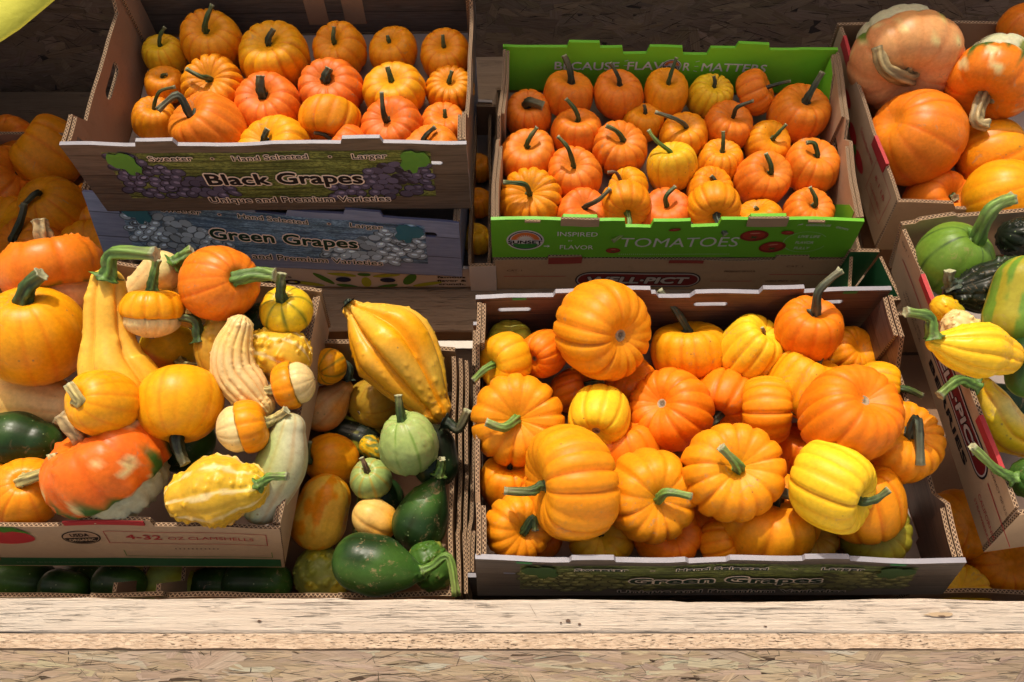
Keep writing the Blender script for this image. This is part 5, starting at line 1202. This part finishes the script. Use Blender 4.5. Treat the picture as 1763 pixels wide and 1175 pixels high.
# --- gourd tray
H = Heap(-1.345, 'gourds in the deep middle tray', tol=.84, minD=.8, box=(-.40, -.098, .553, -1.21, .198)); S_ = ' in the middle gourd tray'
U([(745, 770, 40), (750, 800, 40)], ('blk', 'dkg'), 'almost black gourd with curled stem at the right wall', mat=M_GLOSS, amp=.02, tip=(806, 706), mid=(790, 738), base=(765, 725), sr=9, sk='dark')
U([(590, 748, 34), (625, 760, 36)], ('blk', 'gy'), 'dark green gourd with cream streaks, in the middle', ck='streak', mat=M_GLOSS, amp=.03)
U([(550, 990, 44), (560, 1000, 44)], ('olive', 'gy'), 'warty green and yellow gourd at the front left', ck='blotch', warts=(170, .12, .06), amp=.02)
U([(735, 995, 36), (745, 1010, 38)], ('mg', 'olive'), 'warty green gourd behind the long stemmed one', ck='blotch', warts=(120, .12, .06), amp=.02)
U([(655, 860, 40), (640, 990, 44)], ('dkg', 'blk'), 'dark squash hidden deep at the tray floor', mat=M_GLOSS, amp=.02)
T(565, 632, 30, (555, 640), None, ('ay', 'mg'), 'yellow orange squash at the back left, half shaded', ck='stripe', asp=.9, prof='smooth', amp=.02, mat=M_GOURD, kind='squash', noscar=True)
U([(594, 668, 14), (572, 690, 34), (556, 706, 38)], ('tan', 'am'), 'tan pear shaped gourd with grey stem, back left', amp=.01, tip=(580, 617), mid=(600, 632), base=(600, 654), sr=7, sk='grey', ck='plain')
T(645, 694, 45, (626, 706), None, 'oc', 'round ochre gourd showing its blossom scar', asp=.94, bl=True, prof='smooth', amp=.015, mat=M_GOURD, kind='gourd')
U([(638, 768, 20), (650, 776, 20)], ('olive', 'ye'), 'tiny striped olive gourd left of the pale green one', ck='streak', amp=.04)
T(573, 792, 47, (530, 800), (533, 760), 'am', 'orange gourd half in shade at the left wall', asp=.94, ax=(-.75, .05, .66), prof='smooth', amp=.02, sk='green', sr=.14, mat=M_GOURD, kind='gourd')
U([(640, 890, 34), (655, 898, 32)], ('pale', 'ay'), 'pale yellow gourd between the dark green ones', amp=.06, k=5, ck='long')
U([(560, 860, 44), (548, 898, 50)], ('gold', 'am'), 'tall orange and tan streaked gourd at the left', ck='streak', amp=.03, k=8)
T(638, 826, 36, (636, 806), (622, 788), ('lg', 'oc'), 'small green and yellow striped gourd with dry brown stem', ck='stripe', asp=.93, ax=(-.05, .62, .78), prof='smooth', k=10, amp=.04, sk='brown', sr=.14, mat=M_GOURD, kind='gourd')
T(704, 765, 51, (692, 716), (686, 680), ('lg', 'green'), 'pale green bumpy gourd with upright stem', ck='ribgreen', asp=1.0, ax=(-.2, .90, .38), prof='smooth', k=10, amp=.03, warts=(150, .11, .03), sk='green', sr=.16, mat=M_GOURD, kind='gourd')
U([(755, 828, 13), (737, 865, 38), (722, 902, 48)], ('dkg', 'mg'), 'dark green pear shaped gourd at the right wall', mat=M_GLOSS, amp=.02, k=6, warts=(16, .10, .03), tip=(760, 790), base=(756, 818), sr=8, sk='bright', ck='plain')
U([(722, 985, 14), (700, 984, 32), (660, 976, 52), (622, 968, 50)], ('dkg', 'mg'), 'large dark green gourd with long hooked stem at the front', mat=M_GLOSS, amp=.02, k=6, warts=(20, .07, .02), tip=(786, 1026), mid=(772, 960), base=(728, 984), sr=7, sk='bright', ck='plain', s1=.9, tipc=(.2, .3, .08))
U([(609, 534, 17), (640, 563, 56), (674, 596, 78), (712, 648, 62), (746, 700, 30)], ('ay', 'gold'), 'largest golden winged gourd with deep ridges, at the back', ck='ridge', amp=.24, k=7, spin=.9, low=.06, warts=(170, .045, .022), tip=(596, 517), base=(600, 522), sr=7, sk='grey', szz=0, lift=.03, tipc=(.05, .08, .06))

# --- right berry tray
H = Heap(-1.105, 'gourds in the right berry tray', tol=.84, minD=.65, box=(.60, 3, .66, -1.02)); S_ = ' in the right berry tray'
T(1642, 452, 66, (1672, 402), (1745, 342), ('green', 'dkg'), 'round green squash with long curved stem', ck='ribgreen', asp=.86, ax=(.30, .62, .70), prof='smooth', k=9, amp=.02, mid=(1705, 362), sk='bright', sr=.20, mat=M_GOURD, kind='squash')
U([(1755, 410, 36), (1790, 420, 40)], ('blk', 'dkg'), 'black green warty gourd at the back', mat=M_GLOSS, warts=(150, .10, .07), amp=.05)
U([(1648, 505, 22), (1685, 500, 42), (1735, 485, 44)], ('blk', 'dkg'), 'black green warty gourd with twisted neck, under the green squash', mat=M_GLOSS, warts=(90, .10, .06), amp=.10, k=9, tip=(1634, 466), mid=(1634, 480), base=(1640, 492), sr=10, sk='grey')
U([(1625, 530, 22), (1640, 540, 20)], ('ye', 'green'), 'small yellow green gourd by the tray wall', warts=(40, .16, .08), amp=.03)
U([(1650, 560, 26), (1665, 570, 24)], ('cream', 'pale'), 'small cream warty gourd above the yellow ones', warts=(60, .18, .12), amp=.02)
U([(1765, 490, 50), (1752, 550, 56)], ('green', 'gy'), 'tall green squash with dull yellow streaks at the right', ck='streak', amp=.02, kind='squash')
U([(1770, 620, 40), (1770, 650, 36)], ('dkg', 'mg'), 'dark green squash behind the yellow gourds', mat=M_GLOSS, amp=.02)
U([(1720, 700, 40), (1760, 720, 40)], ('dkg', 'blk'), 'dark squash in the gap under the yellow gourds', mat=M_GLOSS, amp=.02)
U([(1612, 590, 17), (1645, 598, 38), (1695, 604, 50), (1724, 612, 36)], ('ly', 'ye'), 'bright yellow pear gourd with green hooked stem', amp=.09, k=9, warts=(60, .06, .02), low=.06, tip=(1558, 537), mid=(1600, 545), base=(1608, 582), sr=10, sk='bright')
U([(1690, 672, 24), (1705, 695, 30), (1730, 738, 38), (1765, 756, 32)], ('ly', 'cream'), 'pale yellow lumpy gourd with stem pointing left', amp=.10, k=6, warts=(30, .20, .07), low=.08, tip=(1617, 682), mid=(1650, 655), base=(1682, 664), sr=9, sk='bright', ck='plain')
U([(1776, 824, 36), (1792, 834, 34)], ('mg', 'green'), 'small green gourd with long pale stem pointing left', tip=(1673, 768), mid=(1712, 805), base=(1744, 824), sr=8, sk='bright', szz=20, warts=(60, .15, .04), lift=.06)

# --- upper right tray
H = Heap(-1.243, 'big squash in the upper right tray', tol=.84, minD=.75, box=(.60, 3, 1.17, -1.13)); S_ = ' in the upper right tray'
T(1520, 160, 42, (1510, 170), (1540, 150), ('ay', 'mg'), 'yellow squash with a dark green star round its stem', ck='star', asp=.8, ax=(-.15, .2, .95), mid=(1520, 155), prof='smooth', amp=.03, sk='tan', sr=.10, mat=M_GOURD, kind='squash')
T(1645, 205, 66, (1650, 190), None, 'ay', 'golden squash behind the two big ones', asp=.85, prof='smooth', amp=.02, mat=M_GOURD, kind='squash', noscar=True)
T(1556, 110, 90, (1548, 100), (1512, 82), ('pink', 'white', 'green'), 'huge pinkish turban squash with white bumpy base', ck='turbfleck', prof='turban', ax=(-.10, -.74, .62), asp=1.0, k=12, amp=.05, warts=(50, .10, .014), sk='tan', sr=.14, mid=(1524, 118), mat=M_GOURD, kind='squash', d=None, tipc=(.2, .17, .08))
T(1765, 50, 44, (1765, 30), None, 'org', 'orange squash at the back right corner', asp=.85, prof='smooth', amp=.03, mat=M_GOURD, kind='squash', noscar=True)
T(1612, 350, 52, (1634, 350), (1645, 341), 'orr', 'orange pumpkin with short stem in the front left corner', asp=.85, ax=(.30, .10, .9), prof='mini', k=8, amp=.05, sk='green', sr=.16)
T(1710, 275, 74, (1760, 270), None, 'oc' if 0 else 'am', 'tan orange squash right of the tall one', asp=.8, ax=(.7, .3, .5), prof='smooth', amp=.04, k=10, mat=M_GOURD, kind='squash')
T(1725, 338, 62, (1750, 330), None, 'ay', 'golden squash at the front wall', asp=.9, ax=(.5, .2, .8), prof='smooth', amp=.02, mat=M_GOURD, kind='squash')
T(1576, 236, 82, (1550, 150), None, 'org', 'big smooth orange squash on its side by the left wall', asp=.80, ax=(-.80, .30, .40), prof='smooth', k=12, amp=.03, mat=M_GOURD, kind='squash', noscar=True)
T(1704, 145, 74, (1690, 190), (1700, 216), ('org', 'white', 'mg'), 'red orange turban squash with green stripes and pale base', ck='turbfleck', prof='turban', ax=(-.55, -.70, .40), asp=1.0, k=8, amp=.06, sk='tan', sr=.16, mat=M_GOURD, kind='squash', mid=(1680, 208))

# --- dim heaps
H = Heap(-1.455, 'big pumpkins in the shaded left tray', tol=.66, minD=1.3); S_ = ' in the shaded left tray'
T(20, 260, 55, (20, 250), None, 'orr', 'dim orange pumpkin at the back left', asp=.8)
T(85, 268, 66, (40, 300), None, 'am', 'dim ribbed pumpkin lying on its side at the back', asp=.8, ax=(-.6, .5, .5), k=10)
T(10, 318, 60, (45, 300), (22, 290), 'orr', 'dim reddish pumpkin at the far left', asp=.8, sk='dark')
T(20, 400, 60, (20, 380), None, 'am', 'dim pumpkin low at the far left', asp=.8)
T(165, 370, 52, (165, 350), None, 'am', 'dim orange pumpkin beside the grape stack', asp=.85, k=12)
T(92, 360, 56, (92, 342), (36, 358), 'am', 'dim golden pumpkin with arched dark stem', asp=.88, mid=(60, 334), sk='dark', prof='smooth', amp=.03)
T(60, 440, 62, (42, 415), (42, 350), 'orr', 'dim orange pumpkin with long dark stem, near the front', asp=.85, mid=(36, 380), sk='dark', sr=.11)
T(160, 440, 60, (160, 425), None, 'am', 'dim pumpkin under the lower grape tray corner', asp=.8)
H = Heap(-1.33, 'pumpkins glimpsed between the upper stacks', tol=.6, minD=.9); S_ = ' between the grape stack and the tomato tray'
T(823, 290, 24, (823, 280), None, 'am', 'dim small pumpkin, farthest of three', asp=.8); T(824, 350, 25, (824, 340), None, 'am', 'dim ribbed pumpkin, middle of three', asp=.8); T(820, 412, 25, (820, 400), None, 'ye', 'dim olive pumpkin, nearest of three', asp=.8)
H = Heap(-1.36, 'pumpkins under the heaped right tray', tol=.7, minD=1.05); S_ = ' under the right hand trays'
T(1650, 905, 60, (1650, 890), None, 'am', 'dim ribbed pumpkin in the gap', asp=.8); T(1725, 965, 56, (1720, 960), None, 'am', 'dim orange pumpkin below the berry tray corner', asp=.72); T(1640, 1022, 56, (1640, 1000), None, 'ye', 'dim yellow pumpkin behind the front rail', asp=.8)
T(806, 905, 22, (806, 895), None, 'orr', 'sliver of orange pumpkin, upper', asp=.8); T(806, 985, 22, (806, 975), None, 'am', 'sliver of orange pumpkin, lower', asp=.8)
H = Heap(-1.36, 'green squash in the shaded bottom trays', tol=.7, minD=1.0); S_ = ' in the shade under the lower left tray'
U([(20, 1000, 40), (60, 1005, 38)], ('mg', 'dkg'), 'green squash near the left corner', mat=M_GLOSS, amp=.02, kind='squash')
U([(250, 1005, 34), (300, 1010, 40)], ('gy', 'lg'), 'olive pale squash', amp=.02, kind='squash', ck='plain')
U([(355, 1010, 32), (385, 1010, 32)], ('dkg', 'mg'), 'dull green squash left of the darker one', amp=.02, kind='squash')
U([(420, 1005, 38), (468, 1006, 36)], ('dkg', 'mg'), 'dark green squash', mat=M_GLOSS, amp=.02, kind='squash')

for x, y, r_, w_ in ((150, 1002, 36, 'leftmost of the pair'), (205, 1004, 34, 'right one of the pair'), (110, 1010, 30, 'low one')):
    U([(x - 12, y, r_), (x + 16, y + 3, r_ * .9)], ('dkg', 'mg'), 'deep shaded squash, ' + w_, mat=M_GLOSS, amp=.02, kind='squash')
